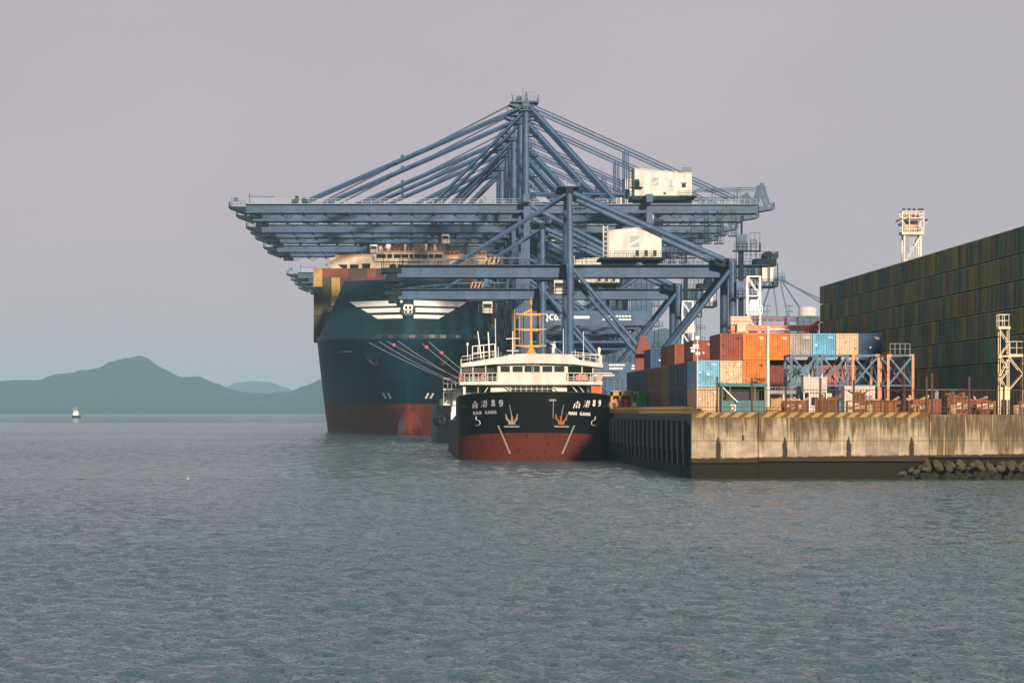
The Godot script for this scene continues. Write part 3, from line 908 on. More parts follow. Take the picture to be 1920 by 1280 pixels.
	for y in [30.0, 33.6, 37.0]:
		m.span(0.7, 3.0, y, y + 0.12, 6.0, 8.2)
		m.rails([Vector3(0.8, y, 8.1), Vector3(2.9, y, 8.1)], 1.1, 0.7, 0.06)
	part("stairs", m, M.crane_dark, o)
	for z in [6.0, -6.0]:
		m = MB.new(); m.beam(Vector3(26.5, 27.6, z), Vector3(30.2, 27.0, z), 1.2, 1.4, 1.2, 2.0)
		part("gusset", m, M.crane_dark, o)
	# boom tip machinery
	m = MB.new()
	m.span(-34.4, -30.6, 25.6, 26.5, -4, 4)
	m.span(-33.6, -31.0, 24.0, 25.6, -3.4, 3.4)
	m.span(-31.8, -30.2, 23.2, 24.0, -2, 2)
	m.tube(Vector3(-32.2, 26.6, -3), Vector3(-32.2, 26.6, 3), 0.7)
	m.rails([Vector3(-30.6, 26.5, 4), Vector3(-34.3, 26.5, 4), Vector3(-34.3, 26.5, -4)], 1.1, 0.7, 0.08)
	m.beam(Vector3(-33.9, 26.5, 3.6), Vector3(-33.9, 28.4, 3.6), 0.12, 0.12)
	m.beam(Vector3(-30.4, 27, 3.6), Vector3(-30.4, 28.0, 3.6), 0.2, 0.2)
	part("boom_tip", m, M.crane_dark, o)
	m = MB.new()   # festoon cable cradle over the boom
	m.beam(Vector3(-29.5, 27.2, 3.9), Vector3(-18, 28.2, 3.9), 0.16, 0.2)
	m.beam(Vector3(-18, 28.2, 3.9), Vector3(-8, 28.3, 3.9), 0.16, 0.2)
	for k in 8: m.beam(Vector3(-26 + 2.6 * k, 26.9, 3.9), Vector3(-26 + 2.6 * k, 28.0, 3.9), 0.1, 0.1)
	part("cable_cradle", m, M.crane_light, o)
	m = MB.new()   # yellow and black striped boom bumper
	for k in 4: m.beam(Vector3(-15.6 + 0.8 * k, 27.1, 4.0), Vector3(-15.1 + 0.8 * k, 28.4, 4.0), 0.28, 0.28)
	part("bumper", m, M.yellow, o)
	# machinery house on its platform over the rail girders
	m = MB.new()
	m.prism(PackedVector2Array([Vector2(7.1, 28.3), Vector2(16.8, 28.3), Vector2(16.8, 33.1), Vector2(12.0, 33.6), Vector2(7.1, 33.1)]), 5.4, -5.4)
	var mh := part("machinery_house", m, M.white, o)
	m = MB.new()
	m.prism(PackedVector2Array([Vector2(6.9, 33.1), Vector2(12.0, 33.62), Vector2(17.0, 33.1), Vector2(17.0, 33.22), Vector2(12.0, 33.74), Vector2(6.9, 33.22)]), 5.6, -5.6)
	part("roof", m, M.white, mh)
	emblem(mh, Vector3(11.9, 31.2, 5.4), 1.6, 2.05)
	for k in 3:
		m = MB.new(); m.span(12.05 + 1.6 * k, 12.7 + 1.6 * k, 28.5, 29.6, 5.4, 5.44)
		var lv := part("louvre", m, M.dark, mh)
		m = MB.new(); m.span(11.9 + 1.6 * k, 12.05 + 1.6 * k, 28.4, 28.9, 5.45, 5.9)
		part("hood", m, M.white, lv)
	m = MB.new()
	m.span(6.1, 6.3, 28.3, 34.1, 5.0, 5.5); m.span(6.9, 7.05, 28.3, 34.1, 5.0, 5.5)
	for k in 7: m.span(6.1, 7.05, 28.6 + 0.85 * k, 28.75 + 0.85 * k, 5.0, 5.5)
	part("ladder_tower", m, M.white, mh)
	m = MB.new()
	m.span(5.6, 17.4, 27.9, 28.3, -6.6, 6.6)
	m.rails([Vector3(5.7, 28.3, 6.5), Vector3(17.3, 28.3, 6.5), Vector3(17.3, 28.3, -6.5)], 1.1, 0.8, 0.06)
	m.span(6.3, 12.2, 27.0, 27.9, -4, 4); m.span(14, 16.2, 27.0, 27.9, -4, 4)
	m.rails([Vector3(7.0, 33.3, 5.3), Vector3(12, 33.7, 5.3), Vector3(16.8, 33.3, 5.3)], 1.1, 1.6, 0.05)
	part("house_platform", m, M.crane_dark, o)
	# lift shaft with two cabins' landings beside the landside leg
	m = MB.new()
	m.beam(Vector3(30.9, 0.2, H + 1.2), Vector3(30.9, 31, H + 1.2), 0.9, 1.0)
	m.beam(Vector3(31.0, 31.5, H + 1.2), Vector3(31.0, 35.6, H + 1.2), 0.35, 0.35)
	m.beam(Vector3(30.0, 20, H + 1.4), Vector3(30.0, 35.4, H + 1.4), 0.12, 0.12)
	var sh := part("lift_shaft", m, M.crane_dark, o)
	for y in [29.4, 20.9]:
		m = MB.new(); m.span(30.0, 32.0, y, y + 1.5, H + 0.5, H + 2.3); m.span(30.0, 32.0, y + 1.6, y + 2.9, H + 0.7, H + 2.1)
		part("landing_box", m, M.crane_light, sh)
		m = MB.new()
		m.span(29.4, 34.4, y - 0.25, y - 0.05, H + 0.2, H + 2.6)
		m.rails([Vector3(29.5, y, H + 2.5), Vector3(34.3, y, H + 2.5), Vector3(34.3, y, H + 0.4)], 1.2, 0.8, 0.07)
		m.rails([Vector3(32.4, y, H + 2.3), Vector3(34.2, y, H + 2.3)], 3.1, 0.9, 0.07)
		part("landing", m, M.crane_dark, sh)
	m = MB.new()   # rear machinery gallery
	m.span(34.2, 38.0, 26.9, 28.2, -3.6, 3.6)
	m.span(33.6, 38.2, 23.0, 23.2, -4.4, 4.4)
	for x in [33.7, 35.2, 36.6, 38.1]:
		for z in [4.3, -4.3]: m.beam(Vector3(x, 23.2, z), Vector3(x, 27.2, z), 0.16, 0.16)
	m.rails([Vector3(33.6, 23.2, 4.4), Vector3(38.2, 23.2, 4.4), Vector3(38.2, 23.2, -4.4)], 1.2, 0.9, 0.07)
	m.rails([Vector3(31.5, 28.2, 4.3), Vector3(38.2, 28.2, 4.3), Vector3(38.2, 28.2, -4.3)], 1.2, 0.8, 0.07)
	m.tube(Vector3(36.6, 28.8, -3), Vector3(36.6, 28.8, 3), 0.8)
	m.rails([Vector3(33.2, 30, 4.3), Vector3(34.2, 30, 4.3)], 1.6, 0.5, 0.08)
	m.beam(Vector3(33.2, 28.2, 4.3), Vector3(33.2, 31.6, 4.3), 0.1, 0.1); m.beam(Vector3(34.2, 28.2, 4.3), Vector3(34.2, 31.6, 4.3), 0.1, 0.1)
	m.ladder(Vector3(32.6, 12, 5.0), Vector3(32.6, 27, 5.0), Vector3(0.5, 0, 0), 0.1, 0.6)
	m.ladder(Vector3(34.0, 15, 5.6), Vector3(34.0, 27, 5.6), Vector3(0.5, 0, 0), 0.1, 0.6)
	m.span(31.6, 35.4, 14.6, 14.8, 3.5, 6.6)
	m.rails([Vector3(31.6, 14.8, 6.5), Vector3(35.3, 14.8, 6.5)], 1.6, 0.5, 0.08)
	m.rails([Vector3(31.6, 17.8, 6.5), Vector3(35.3, 17.8, 6.5)], 1.1, 0.5, 0.08)
	part("rear_gallery", m, M.crane_dark, o)
	m = MB.new(); m.span(35.2, 37.4, 24.0, 26.6, 2.0, 3.6)
	part("cable_reel_box", m, M.white, o)
	crane_trolley(o, 24.75, 3.4)
	return o

func build_cranes():
	var small := make_small_crane("nearest and lowest blue quay crane, pale machinery house on its girder, no ship under it")
	small.position = Vector3(30.2, DECK, -604)
	var tr: Node3D = small.get_node("trolley"); tr.position.x = -2.2
	var s2 := copy(small, Vector3(30.2, DECK, -721), "second low blue quay crane, just behind the nearest one, boom before the logo")
	(s2.get_node("trolley") as Node3D).position.x = -12.4
	var big := make_big_crane("nearest of the tall blue cranes, lettered QC67, white sloped-roof machinery house on top")
	var at := [816.0, 852.0, 905.0, 932.0, 961.0, 1016.0, 1046.0, 1216.0, 1262.0, 1305.0, 1350.0]
	var run := [30.0, 6.0, -19.2, 12.0, -39.4, -13.0, 4.0, 10.0, 18.0, 5.0, 24.0]
	for k in at.size():
		var o: Node3D = big
		if k > 0:
			o = copy(big, Vector3.ZERO, "%s tall blue quay crane counted from the nearest, its boom tip below the one before" % nth(k) if k < 7 else "%s far hazy tall crane beyond the big ship, boom tip showing left of the ship" % nth(k - 7))
		o.position = Vector3(30.2, DECK, -at[k])
		(o.get_node("trolley") as Node3D).position.x = run[k]
		if k > 0: o.get_node("portal_beam").get_node("lettering").free()

# A hull whose waterlines are half ellipses: stem(y) gives [stem z, entrance length, half beam, power] at height y.
func hull_pt(stem: Callable, cx: float, y: float, a: float, side: float, p2 := 1.0) -> Vector3:   # a: 0 at the stem, 1 at full beam, beyond 1 metres of parallel side
	var s: Array = stem.call(y)
	if a <= 1.0:
		var g := a * PI / 2
		return Vector3(cx + side * s[2] * pow(sin(g), s[3]), y, s[0] - s[1] * (1.0 - cos(g)))
	return Vector3(cx + side * s[2], y, s[0] - s[1] - (a - 1.0))

func hull_skin(m: MB, stem: Callable, cx: float, ys: Callable, long: float, steps := 14, rows := 8):   # ys(a, v): height of row v at station a
	var grid := []
	var st := []
	for k in steps + 1: st.append([1.0 - float(k) / steps, -1.0])
	for k in range(1, steps + 1): st.append([float(k) / steps, 1.0])
	st.push_front([1.0 + long, -1.0]); st.append([1.0 + long, 1.0])
	for r in rows + 1:
		var row := PackedVector3Array()
		for s in st: row.append(hull_pt(stem, cx, ys.call(s[0], float(r) / rows), s[0], s[1]))
		grid.append(row)
	m.grid(grid, Vector3(cx, 2, stem.call(2.0)[0] - long * 0.5))

func hull_frame(stem: Callable, cx: float, y: float, a: float, side: float) -> Transform3D:   # sits on the hull, z outwards, y up the plating
	var p := hull_pt(stem, cx, y, a, side)
	var tx := (hull_pt(stem, cx, y, a + 0.02, side) - p) * side
	var ty := hull_pt(stem, cx, y + 0.2, a, side) - p
	var z := tx.cross(ty).normalized()
	var x := Vector3.UP.cross(z).normalized()
	return Transform3D(Basis(x, z.cross(x), z), p + z * 0.02)

func a_for(stem: Callable, y: float, off: float) -> float:   # the station at which the half breadth is off
	var s: Array = stem.call(y)
	return asin(clampf(pow(absf(off) / s[2], 1.0 / s[3]), 0.0, 1.0)) * 2.0 / PI

func strokes(m: MB, list: Array, w: float, size: float, fr: Transform3D, slant := 0.18):   # brush strokes on a 10 x 10 field
	for s in list:
		for k in range(0, s.size() - 2, 2):
			var a := Vector3(s[k] - 5 + (5 - s[k + 1]) * slant, 5 - s[k + 1], 0) * size / 10.0
			var b := Vector3(s[k + 2] - 5 + (5 - s[k + 3]) * slant, 5 - s[k + 3], 0) * size / 10.0
			m.beam(fr * a, fr * b, w, 0.03, w * 0.85, 0.03)

func anchor_shape(m: MB, s: float, fr: Transform3D):
	for e in [-1.0, 1.0]:
		m.beam(fr * (Vector3(0.25 * e, -0.2, 0.12) * s), fr * (Vector3(0.75 * e, 0.35, 0.2) * s), 0.3 * s, 0.3 * s, 0.28 * s, 0.25 * s)
		m.beam(fr * (Vector3(0.75 * e, 0.35, 0.2) * s), fr * (Vector3(0.88 * e, 1.15, 0.25) * s), 0.3 * s, 0.26 * s, 0.1 * s, 0.1 * s)
	m.beam(fr * (Vector3(-0.5, -0.25, 0.1) * s), fr * (Vector3(0.5, -0.25, 0.1) * s), 0.4 * s, 0.45 * s)
	m.beam(fr * (Vector3(0, -0.2, 0.08) * s), fr * (Vector3(0, 0.75, 0.0) * s), 0.28 * s, 0.28 * s)

func lifebuoy(parent: Node, at: Vector3, mat: Material):
	var m := MB.new(); m.ring(Vector3.ZERO, 0.3, 0.085)
	var o := part("lifebuoy", m, mat, parent)
	o.position = at

func build_coaster():
	var CX := 16.66
	var o := thing("cargo_ship", "small black and red cargo ship moored bow-on, white bridge, yellow mast", "ship", Vector3.ZERO)
	var stem := func(y: float) -> Array: return [-411.6 - (8.7 - y) * 0.14, lerpf(10.0, 8.5, clampf(y / 8.7, 0, 1)), 9.75, lerpf(0.86, 0.8, clampf(y / 8.7, 0, 1))]
	var sheer := func(a: float) -> float:
		if a <= 1.0: return 8.62 - 0.72 * (1.0 - cos(a * PI / 2))
		return 7.9
	var boot := func(a: float) -> float: return 3.5 - 0.75 * (1.0 - cos(minf(a, 1.0) * PI / 2))
	var m := MB.new()
	hull_skin(m, stem, CX, func(a, v): return lerpf(boot.call(a), sheer.call(a), v), 16.0, 16, 8)
	var hull := part("hull", m, M.hull_black, o)
	m = MB.new()
	hull_skin(m, stem, CX, func(a, v): return lerpf(-1.5, boot.call(a), v), 16.0, 16, 5)
	part("boot_topping", m, M.boot_red, o)
	m = MB.new()   # bulwark rail and the long side aft of the bow
	for k in 32:
		var s0 := -1.0 if k < 16 else 1.0
		var a0: float = absf(k - 16) / 16.0; var a1: float = absf(k + 1 - 16) / 16.0
		m.beam(hull_pt(stem, CX, sheer.call(a0), a0, s0) + Vector3(0, 0.03, 0), hull_pt(stem, CX, sheer.call(a1), a1, s0) + Vector3(0, 0.03, 0), 0.22, 0.12)
	part("bulwark_rail", m, M.dark, o)
	m = MB.new()
	m.span(CX - 9.7, CX + 9.7, -1.5, 5.6, -436, -512)
	m.span(CX - 9.3, CX + 9.3, 6.7, 6.9, -416, -436)
	m.span(CX - 6.0, CX + 6.0, 5.6, 7.4, -455, -505)
	part("hold", m, M.hull_black, o)
	# names on both bows
	var nan := [[2, 2, 8, 1.7], [5, 0.2, 5, 3.2], [1.4, 3.6, 1.2, 9.4], [1.4, 3.6, 8.8, 3.2, 8.8, 9.2, 7.6, 8.6], [3.4, 4.6, 4, 5.6], [6.6, 4.4, 6, 5.6], [2.8, 6, 7.2, 5.9], [2.6, 7.5, 7.4, 7.4], [5, 5.9, 5, 9.2]]
	var gang := [[0.6, 1.4, 2, 2.4], [0.2, 4, 1.5, 4.9], [0.3, 9.2, 2.2, 6.4], [4.6, 0.6, 4.6, 4.4], [7.6, 0.4, 7.6, 4.4], [3.4, 2.2, 9.2, 2.0], [2.8, 4.5, 9.8, 4.3], [4.4, 4.6, 2.6, 7], [8, 4.4, 9.8, 6.6], [4.4, 6, 7.6, 5.8, 7.6, 7.4, 4.4, 7.5], [4.4, 6, 4.4, 9, 8.2, 9.2, 8.8, 8.0]]
	for side in [-1.0, 1.0]:
		m = MB.new()
		var xs = [7.65, 6.5, 5.4, 4.45] if side < 0 else [5.1, 6.4, 7.35, 8.1]
		for k in 2:
			var fr := hull_frame(stem, CX, 7.0 if k == 0 else 7.12, a_for(stem, 7.0, xs[k]), side)
			strokes(m, nan if k == 0 else gang, 0.1, 1.0, fr)
		var nm := part("ship_name", m, M.clean_white if side > 0 else M.logo_grey, hull)  # port lettering in grey: the shaded bow is put into its colour
		for k in 2:
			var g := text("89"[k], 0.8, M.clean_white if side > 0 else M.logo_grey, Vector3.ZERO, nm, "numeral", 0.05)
			g.transform = hull_frame(stem, CX, 7.2, a_for(stem, 7.2, xs[k + 2]), side)
		var low := "NAN GANG"
		for k in 8:
			if low[k] == " ": continue
			var off = (7.75 - 0.37 * k) if side < 0 else (4.2 + 0.36 * k)
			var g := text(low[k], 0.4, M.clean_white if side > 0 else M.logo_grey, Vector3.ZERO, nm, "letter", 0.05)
			g.transform = hull_frame(stem, CX, 5.95 + (0.02 * k if side < 0 else -0.02 * k), a_for(stem, 5.9, off), side)
		# draught marks and the thruster sign
		m = MB.new()
		for k in 18:
			var y := 4.35 - 0.2 * k
			var fr := hull_frame(stem, CX, y, a_for(stem, y, 4.75 - 0.085 * k), side)
			m.beam(fr * Vector3(-0.11, 0, 0), fr * Vector3(0.11, 0, 0), 0.03, 0.05)
		part("draught_marks", m, M.clean_white, hull)
		m = MB.new()
		var fr2 := hull_frame(stem, CX, 4.75, a_for(stem, 4.75, 7.3), side)
		var pr := Vector3.ZERO
		for k in 10:
			var g := -PI / 2 + PI * k / 9.0
			var q := Vector3(-side * cos(g) * 0.42, sin(g) * 0.34, 0)
			if k: m.beam(fr2 * pr, fr2 * q, 0.07, 0.03)
			pr = q
		m.beam(fr2 * Vector3(0, -0.34, 0), fr2 * Vector3(side * 0.4, -0.36, 0), 0.07, 0.03)
		m.beam(fr2 * Vector3(0, 0.34, 0), fr2 * Vector3(side * 0.25, 0.36, 0), 0.07, 0.03)
		m.beam(fr2 * Vector3(side * 0.22, 0.36, 0), fr2 * Vector3(side * 0.22, 0.8, 0), 0.07, 0.03)
		part("thruster_mark", m, M.clean_white, hull)
		# anchor on its shelf
		var fa := hull_frame(stem, CX, 4.95, a_for(stem, 4.9, 3.05), side)
		m = MB.new(); anchor_shape(m, 0.85, fa)
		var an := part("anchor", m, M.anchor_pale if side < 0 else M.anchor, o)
		m = MB.new()
		m.box(fa * Vector3(0, -0.62, 0.2), Vector3(1.9, 0.14, 0.8), fa.basis)
		part("shelf", m, M.grey, an)
		m = MB.new()
		m.tube(fa * Vector3(0, 0.6, 0.12), fa * Vector3(-0.25 * side * -1.0, 2.1, 0.12), 0.06, 0.05, 6)
		part("chain", m, M.grey, an)
	m = MB.new()   # jackstaff bracket on the bow
	var fb := hull_frame(stem, CX, 7.6, a_for(stem, 7.6, 2.0), 1.0)
	m.box(fb * Vector3(0, 0, 0.06), Vector3(0.9, 0.22, 0.1), fb.basis)
	m.beam(fb * Vector3(0.1, 0, 0.06), fb * Vector3(0.1, -2.3, 0.06), 0.08, 0.05)
	part("fairlead_bracket", m, M.grey, hull)
	# bridge deck, wheelhouse and roof
	m = MB.new()
	m.prism(PackedVector2Array([Vector2(7.45, 9.72), Vector2(11.6, 9.72), Vector2(21.6, 9.72), Vector2(26.45, 9.72), Vector2(26.45, 10.12), Vector2(21.8, 10.2), Vector2(12.0, 10.2), Vector2(7.45, 10.12)]), -437.2, -448)
	part("bridge_deck", m, M.white, o)
	m = MB.new()
	m.span(12.5, 21.9, 10.2, 12.5, -438.0, -446)
	var wh := part("wheelhouse", m, M.white, o)
	var win := [[12.9, 14.15], [14.5, 15.85], [16.1, 18.15], [18.5, 19.8], [20.08, 21.42]]
	for w in win:
		m = MB.new(); m.span(w[0], w[1], 11.42, 12.2, -437.99, -438.1)
		var g := part("window", m, M.glass, wh)
		m = MB.new()
		m.span(w[0] - 0.08, w[0], 11.34, 12.28, -437.93, -438.0); m.span(w[1], w[1] + 0.08, 11.34, 12.28, -437.93, -438.0)
		m.span(w[0], w[1], 12.2, 12.28, -437.93, -438.0); m.span(w[0], w[1], 11.34, 11.42, -437.93, -438.0)
		part("frame", m, M.white, g)
	m = MB.new()
	m.span(12.5, 21.9, 10.42, 10.47, -437.95, -438.0)
	m.beam(Vector3(17.1, 11.3, -437.9), Vector3(17.1, 12.6, -437.9), 0.06, 0.06)
	m.beam(Vector3(17.3, 11.3, -437.9), Vector3(17.3, 12.6, -437.9), 0.06, 0.06)
	m.span(16.3, 18.0, 12.3, 12.42, -437.6, -438.0)
	part("wiper_rail", m, M.white, wh)
	m = MB.new()
	m.prism(PackedVector2Array([Vector2(7.6, 12.05), Vector2(12.0, 12.46), Vector2(15.6, 12.56), Vector2(19.0, 12.56), Vector2(22.5, 12.46), Vector2(26.5, 12.0), Vector2(26.5, 12.55), Vector2(23.5, 12.95), Vector2(22.2, 13.75), Vector2(19.8, 13.82), Vector2(15.0, 13.82), Vector2(12.2, 13.3), Vector2(9.6, 12.85), Vector2(7.7, 12.55)]), -436.9, -437.4)
	m.prism(PackedVector2Array([Vector2(7.6, 12.05), Vector2(12.0, 12.46), Vector2(22.5, 12.46), Vector2(26.5, 12.0), Vector2(26.5, 12.2), Vector2(22.5, 12.75), Vector2(12.0, 12.75), Vector2(7.6, 12.25)]), -437.4, -447.5)
	m.span(13.5, 21.5, 12.76, 13.78, -440, -446)
	var rf := part("roof", m, M.white, o)
	m = MB.new()
	m.rails([Vector3(12.2, 13.3, -437.1), Vector3(9.9, 12.9, -437.1), Vector3(7.75, 12.5, -437.1), Vector3(7.75, 12.2, -447)], 0.95, 0.9, 0.07)
	part("railing", m, M.white, rf)
	m = MB.new()
	m.rails([Vector3(22.4, 13.0, -437.1), Vector3(26.4, 12.6, -437.1), Vector3(26.4, 12.2, -447)], 1.1, 0.8, 0.07)
	m.span(26.1, 26.4, 12.5, 13.7, -437.0, -437.2); m.span(22.3, 26.4, 13.62, 13.72, -437.0, -437.2)
	part("railing", m, M.white, rf)
	for p in [[8.5, 2.2], [12.6, 1.9], [15.4, 0.8], [22.9, 1.5], [23.9, 1.1], [11.9, 1.2], [21.3, 4.3], [24.0, 4.0]]:   # small poles along the roof edge
		m = MB.new(); m.tube(Vector3(p[0], 12.7, -438.5), Vector3(p[0], 12.9 + p[1], -438.5), 0.05, 0.035, 6)
		if p[0] == 8.5: m.lathe(Vector3(8.5, 14.9, -438.5), [[0.02, 0], [0.16, 0.1], [0.16, 0.35], [0.02, 0.45]], 10)
		part("whip_aerial", m, M.clean_white, rf)
	m = MB.new(); m.lathe(Vector3(26.1, 12.6, -438.6), [[0.1, 0], [0.08, 1.0], [0.22, 1.9], [0.1, 2.1], [0.02, 2.15]], 10)
	part("searchlight", m, M.clean_white, rf)
	m = MB.new()
	m.rails([Vector3(9.2, 13.0, -440), Vector3(12.2, 13.3, -440)], 1.9, 0.7, 0.09)
	m.tube(Vector3(10.4, 13.0, -440), Vector3(9.9, 16.9, -440), 0.1, 0.07, 6)
	m.tube(Vector3(11.5, 13.0, -440), Vector3(11.3, 16.8, -440), 0.12, 0.08, 6)
	m.tube(Vector3(12.35, 13.0, -440), Vector3(12.25, 18.6, -440), 0.06, 0.04, 6)
	m.tube(Vector3(14.6, 13.8, -440), Vector3(14.6, 16.9, -440), 0.09, 0.06, 6)
	m.beam(Vector3(13.7, 15.9, -440), Vector3(15.6, 15.95, -440), 0.08, 0.08)
	m.beam(Vector3(13.8, 14.3, -440), Vector3(15.4, 14.3, -440), 0.08, 0.08)
	part("aerials", m, M.clean_white, rf)
	m = MB.new(); m.span(9.6, 11.6, 12.9, 13.2, -438, -440); m.span(12.2, 13.2, 13.3, 14.1, -440.5, -442)
	part("locker", m, M.green_dark, rf)
	m = MB.new(); m.ring(Vector3(13.65, 13.72, -437.0), 0.12, 0.1)
	part("horn", m, M.dark, rf)
	# yellow signal mast
	m = MB.new()
	var mx := 17.07; var mz := -440.5
	m.lathe(Vector3(mx, 13.78, mz), [[0.95, 0], [0.6, 0.35], [0.32, 0.9], [0.2, 1.6], [0.17, 5.5], [0.12, 6.2], [0.05, 6.3]], 12)
	m.tube(Vector3(mx, 19.8, mz), Vector3(mx, 21.6, mz), 0.07, 0.04, 6)
	m.lathe(Vector3(mx, 20.3, mz), [[0.06, 0], [0.16, 0.2], [0.16, 0.7], [0.06, 0.9]], 10)
	var ms := part("signal_mast", m, M.yellow, o)
	for y in [14.95, 17.15, 19.2]:
		m = MB.new()
		m.prism(PackedVector2Array([Vector2(mx - 2.05, y), Vector2(mx - 0.8, y - 0.18), Vector2(mx + 0.8, y - 0.18), Vector2(mx + 2.05, y), Vector2(mx + 2.05, y + 0.1), Vector2(mx - 2.05, y + 0.1)]), mz + 0.22, mz - 0.22)
		if y > 19: m.beam(Vector3(mx - 1.0, y + 0.1, mz), Vector3(mx, y + 0.6, mz), 0.08, 0.25)
		part("crosstree", m, M.yellow, ms)
	for e in [-1.0, 1.0]:
		m = MB.new(); m.ladder(Vector3(mx + e * 1.4, 14.95, mz + 0.3), Vector3(mx + e * 1.4, 19.2, mz + 0.3), Vector3(0.2, 0, 0), 0.06, 0.3)
		part("mast_ladder", m, M.rusty_pale, ms)
	m = MB.new(); m.tube(Vector3(mx - 2.2, 14.5, mz), Vector3(mx - 2.2, 19.9, mz), 0.09, 0.06, 6)
	part("halyard_pole", m, M.yellow, ms)
	# bridge wings: deckhouse wall set back, pillars, railing and lifebuoys
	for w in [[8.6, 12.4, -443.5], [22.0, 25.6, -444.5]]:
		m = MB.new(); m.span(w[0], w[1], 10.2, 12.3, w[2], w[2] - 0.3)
		part("wing_wall", m, M.recess_shade, o)  # white wall in a greenish tone that paints the shade on it
	for w in [[8.0, 9.2, 11.45], [9.5, 10.9, 11.35], [11.2, 12.3, 11.1]]:
		m = MB.new(); m.span(w[0], w[1], w[2], 12.03, -442.9, -443.3)
		part("wing_board", m, M.clean_white, o)
	for x in [7.62, 9.2, 10.9, 23.75, 25.2]:
		m = MB.new(); m.tube(Vector3(x, 10.1, -437.6), Vector3(x, 12.3, -437.6), 0.09, 0.09, 8)
		part("pillar", m, M.white, o)
	m = MB.new()
	m.rails([Vector3(12.4, 10.2, -437.3), Vector3(7.5, 10.12, -437.3), Vector3(7.5, 10.12, -447)], 1.1, 0.62, 0.07)
	m.beam(Vector3(7.5, 10.4, -437.3), Vector3(12.4, 10.5, -437.3), 0.05, 0.05)
	part("bridge_railing", m, M.white, o)
	m = MB.new()
	m.rails([Vector3(21.9, 10.2, -437.3), Vector3(26.4, 10.12, -437.3), Vector3(26.4, 10.12, -447)], 1.1, 0.75, 0.08)
	m.beam(Vector3(21.9, 10.45, -437.3), Vector3(26.4, 10.4, -437.3), 0.05, 0.05)
	part("bridge_railing", m, M.white, o)
	lifebuoy(o, Vector3(7.75, 10.62, -437.1), M.orange)
	for p in [[10.6, 10.75], [23.6, 10.75], [26.1, 10.7]]: lifebuoy(o, Vector3(p[0], p[1], -437.1), paint([0.72, 0.28, 0.2], 0.6, "") if p[0] == 10.6 else o.get_node("lifebuoy2").material_override)
	for w in [[22.9, 24.5, 10.35, 10.6], [22.9, 24.5, 10.85, 11.0], [25.75, 26.35, 10.25, 11.1]]:
		m = MB.new(); m.span(w[0], w[1], w[2], w[3], -437.05, -437.2)
		part("wing_panel", m, o.get_node("lifebuoy2").material_override, o)
	# the deck below
	m = MB.new()
	m.span(11.6, 14.4, 6.9, 9.72, -438.6, -446); m.span(19.9, 21.8, 6.9, 9.72, -438.6, -446); m.span(14.4, 19.9, 6.9, 9.72, -440.5, -446)
	part("lower_house", m, M.white, o)
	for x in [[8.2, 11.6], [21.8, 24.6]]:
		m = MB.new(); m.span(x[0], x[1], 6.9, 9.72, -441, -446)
		part("lower_recess_shade", m, M.recess_shade, o)  # dark green stands for the shade beside the lower house
	m = MB.new()
	m.rails([Vector3(14.2, 8.7, -438.2), Vector3(19.9, 8.7, -438.2)], 0.95, 0.75, 0.08)
	m.beam(Vector3(14.2, 8.9, -438.2), Vector3(13.2, 9.8, -438.2), 0.1, 0.1); m.beam(Vector3(19.9, 9.6, -438.2), Vector3(20.8, 8.7, -438.2), 0.1, 0.1)
	m.beam(Vector3(10.5, 8.2, -438.5), Vector3(11.4, 9.7, -438.5), 0.18, 0.1); m.beam(Vector3(22.3, 9.7, -438.5), Vector3(23.5, 8.4, -438.5), 0.18, 0.12)
	m.beam(Vector3(23.3, 9.7, -438.5), Vector3(24.3, 8.4, -438.5), 0.18, 0.12)
	m.tube(Vector3(9.9, 8, -438.4), Vector3(9.9, 9.8, -438.4), 0.07, 0.07, 6)
	m.span(7.9, 8.25, 8.0, 9.7, -438.2, -438.6)
	part("deck_ladders", m, M.white, o)
	m = MB.new(); m.span(25.0, 26.4, 8.35, 9.6, -438, -440)
	for k in 4: m.span(25.05 + 0.36 * k, 25.25 + 0.36 * k, 8.4, 9.55, -437.9, -438)
	part("liferaft_box", m, M.orange, o)
	# boarding platforms and stairs on the left side
	m = MB.new()
	m.span(5.35, 8.2, 9.05, 9.28, -445, -449)
	m.span(5.35, 7.9, 7.0, 7.2, -445, -449)
	m.span(6.0, 7.8, 7.2, 9.05, -446.8, -447.1)
	m.prism(PackedVector2Array([Vector2(5.4, 9.0), Vector2(7.9, 9.0), Vector2(7.9, 9.25), Vector2(5.4, 9.25)]), -444.9, -445)
	var gl := part("boarding_platform", m, M.white, o)
	m = MB.new()
	m.rails([Vector3(5.4, 9.28, -445), Vector3(8.1, 9.28, -445)], 1.35, 0.55, 0.09); m.rails([Vector3(5.4, 9.28, -445), Vector3(5.4, 9.28, -449)], 1.35, 0.7, 0.09)
	m.rails([Vector3(5.4, 7.2, -445), Vector3(6.6, 7.2, -445)], 1.6, 0.4, 0.08)
	m.beam(Vector3(5.4, 8.0, -445), Vector3(6.9, 8.0, -445), 0.07, 0.07)
	m.beam(Vector3(5.5, 7.2, -445.2), Vector3(7.6, 9.1, -445.2), 0.3, 0.12)
	part("railing", m, M.white, gl)
	m = MB.new()
	m.span(6.6, 7.9, 7.2, 8.9, -445.1, -446.5); m.span(6.4, 7.5, 5.0, 7.0, -445.4, -446.4)
	m.span(8.0, 9.6, 7.3, 8.6, -444.4, -445.4)
	part("stair_house", m, M.clean_white, gl)
	# the dark hull of the barge berthed astern of it
	var b := thing("cargo_barge", "dark green-black barge moored beyond the small cargo ship, at its left", "barge")
	var bs := func(_y: float) -> Array: return [-628.0, 12.0, 9.9, 0.75]
	m = MB.new(); hull_skin(m, bs, 16.0, func(_a, v): return lerpf(-1.0, 7.2, v), 90.0, 10, 3)
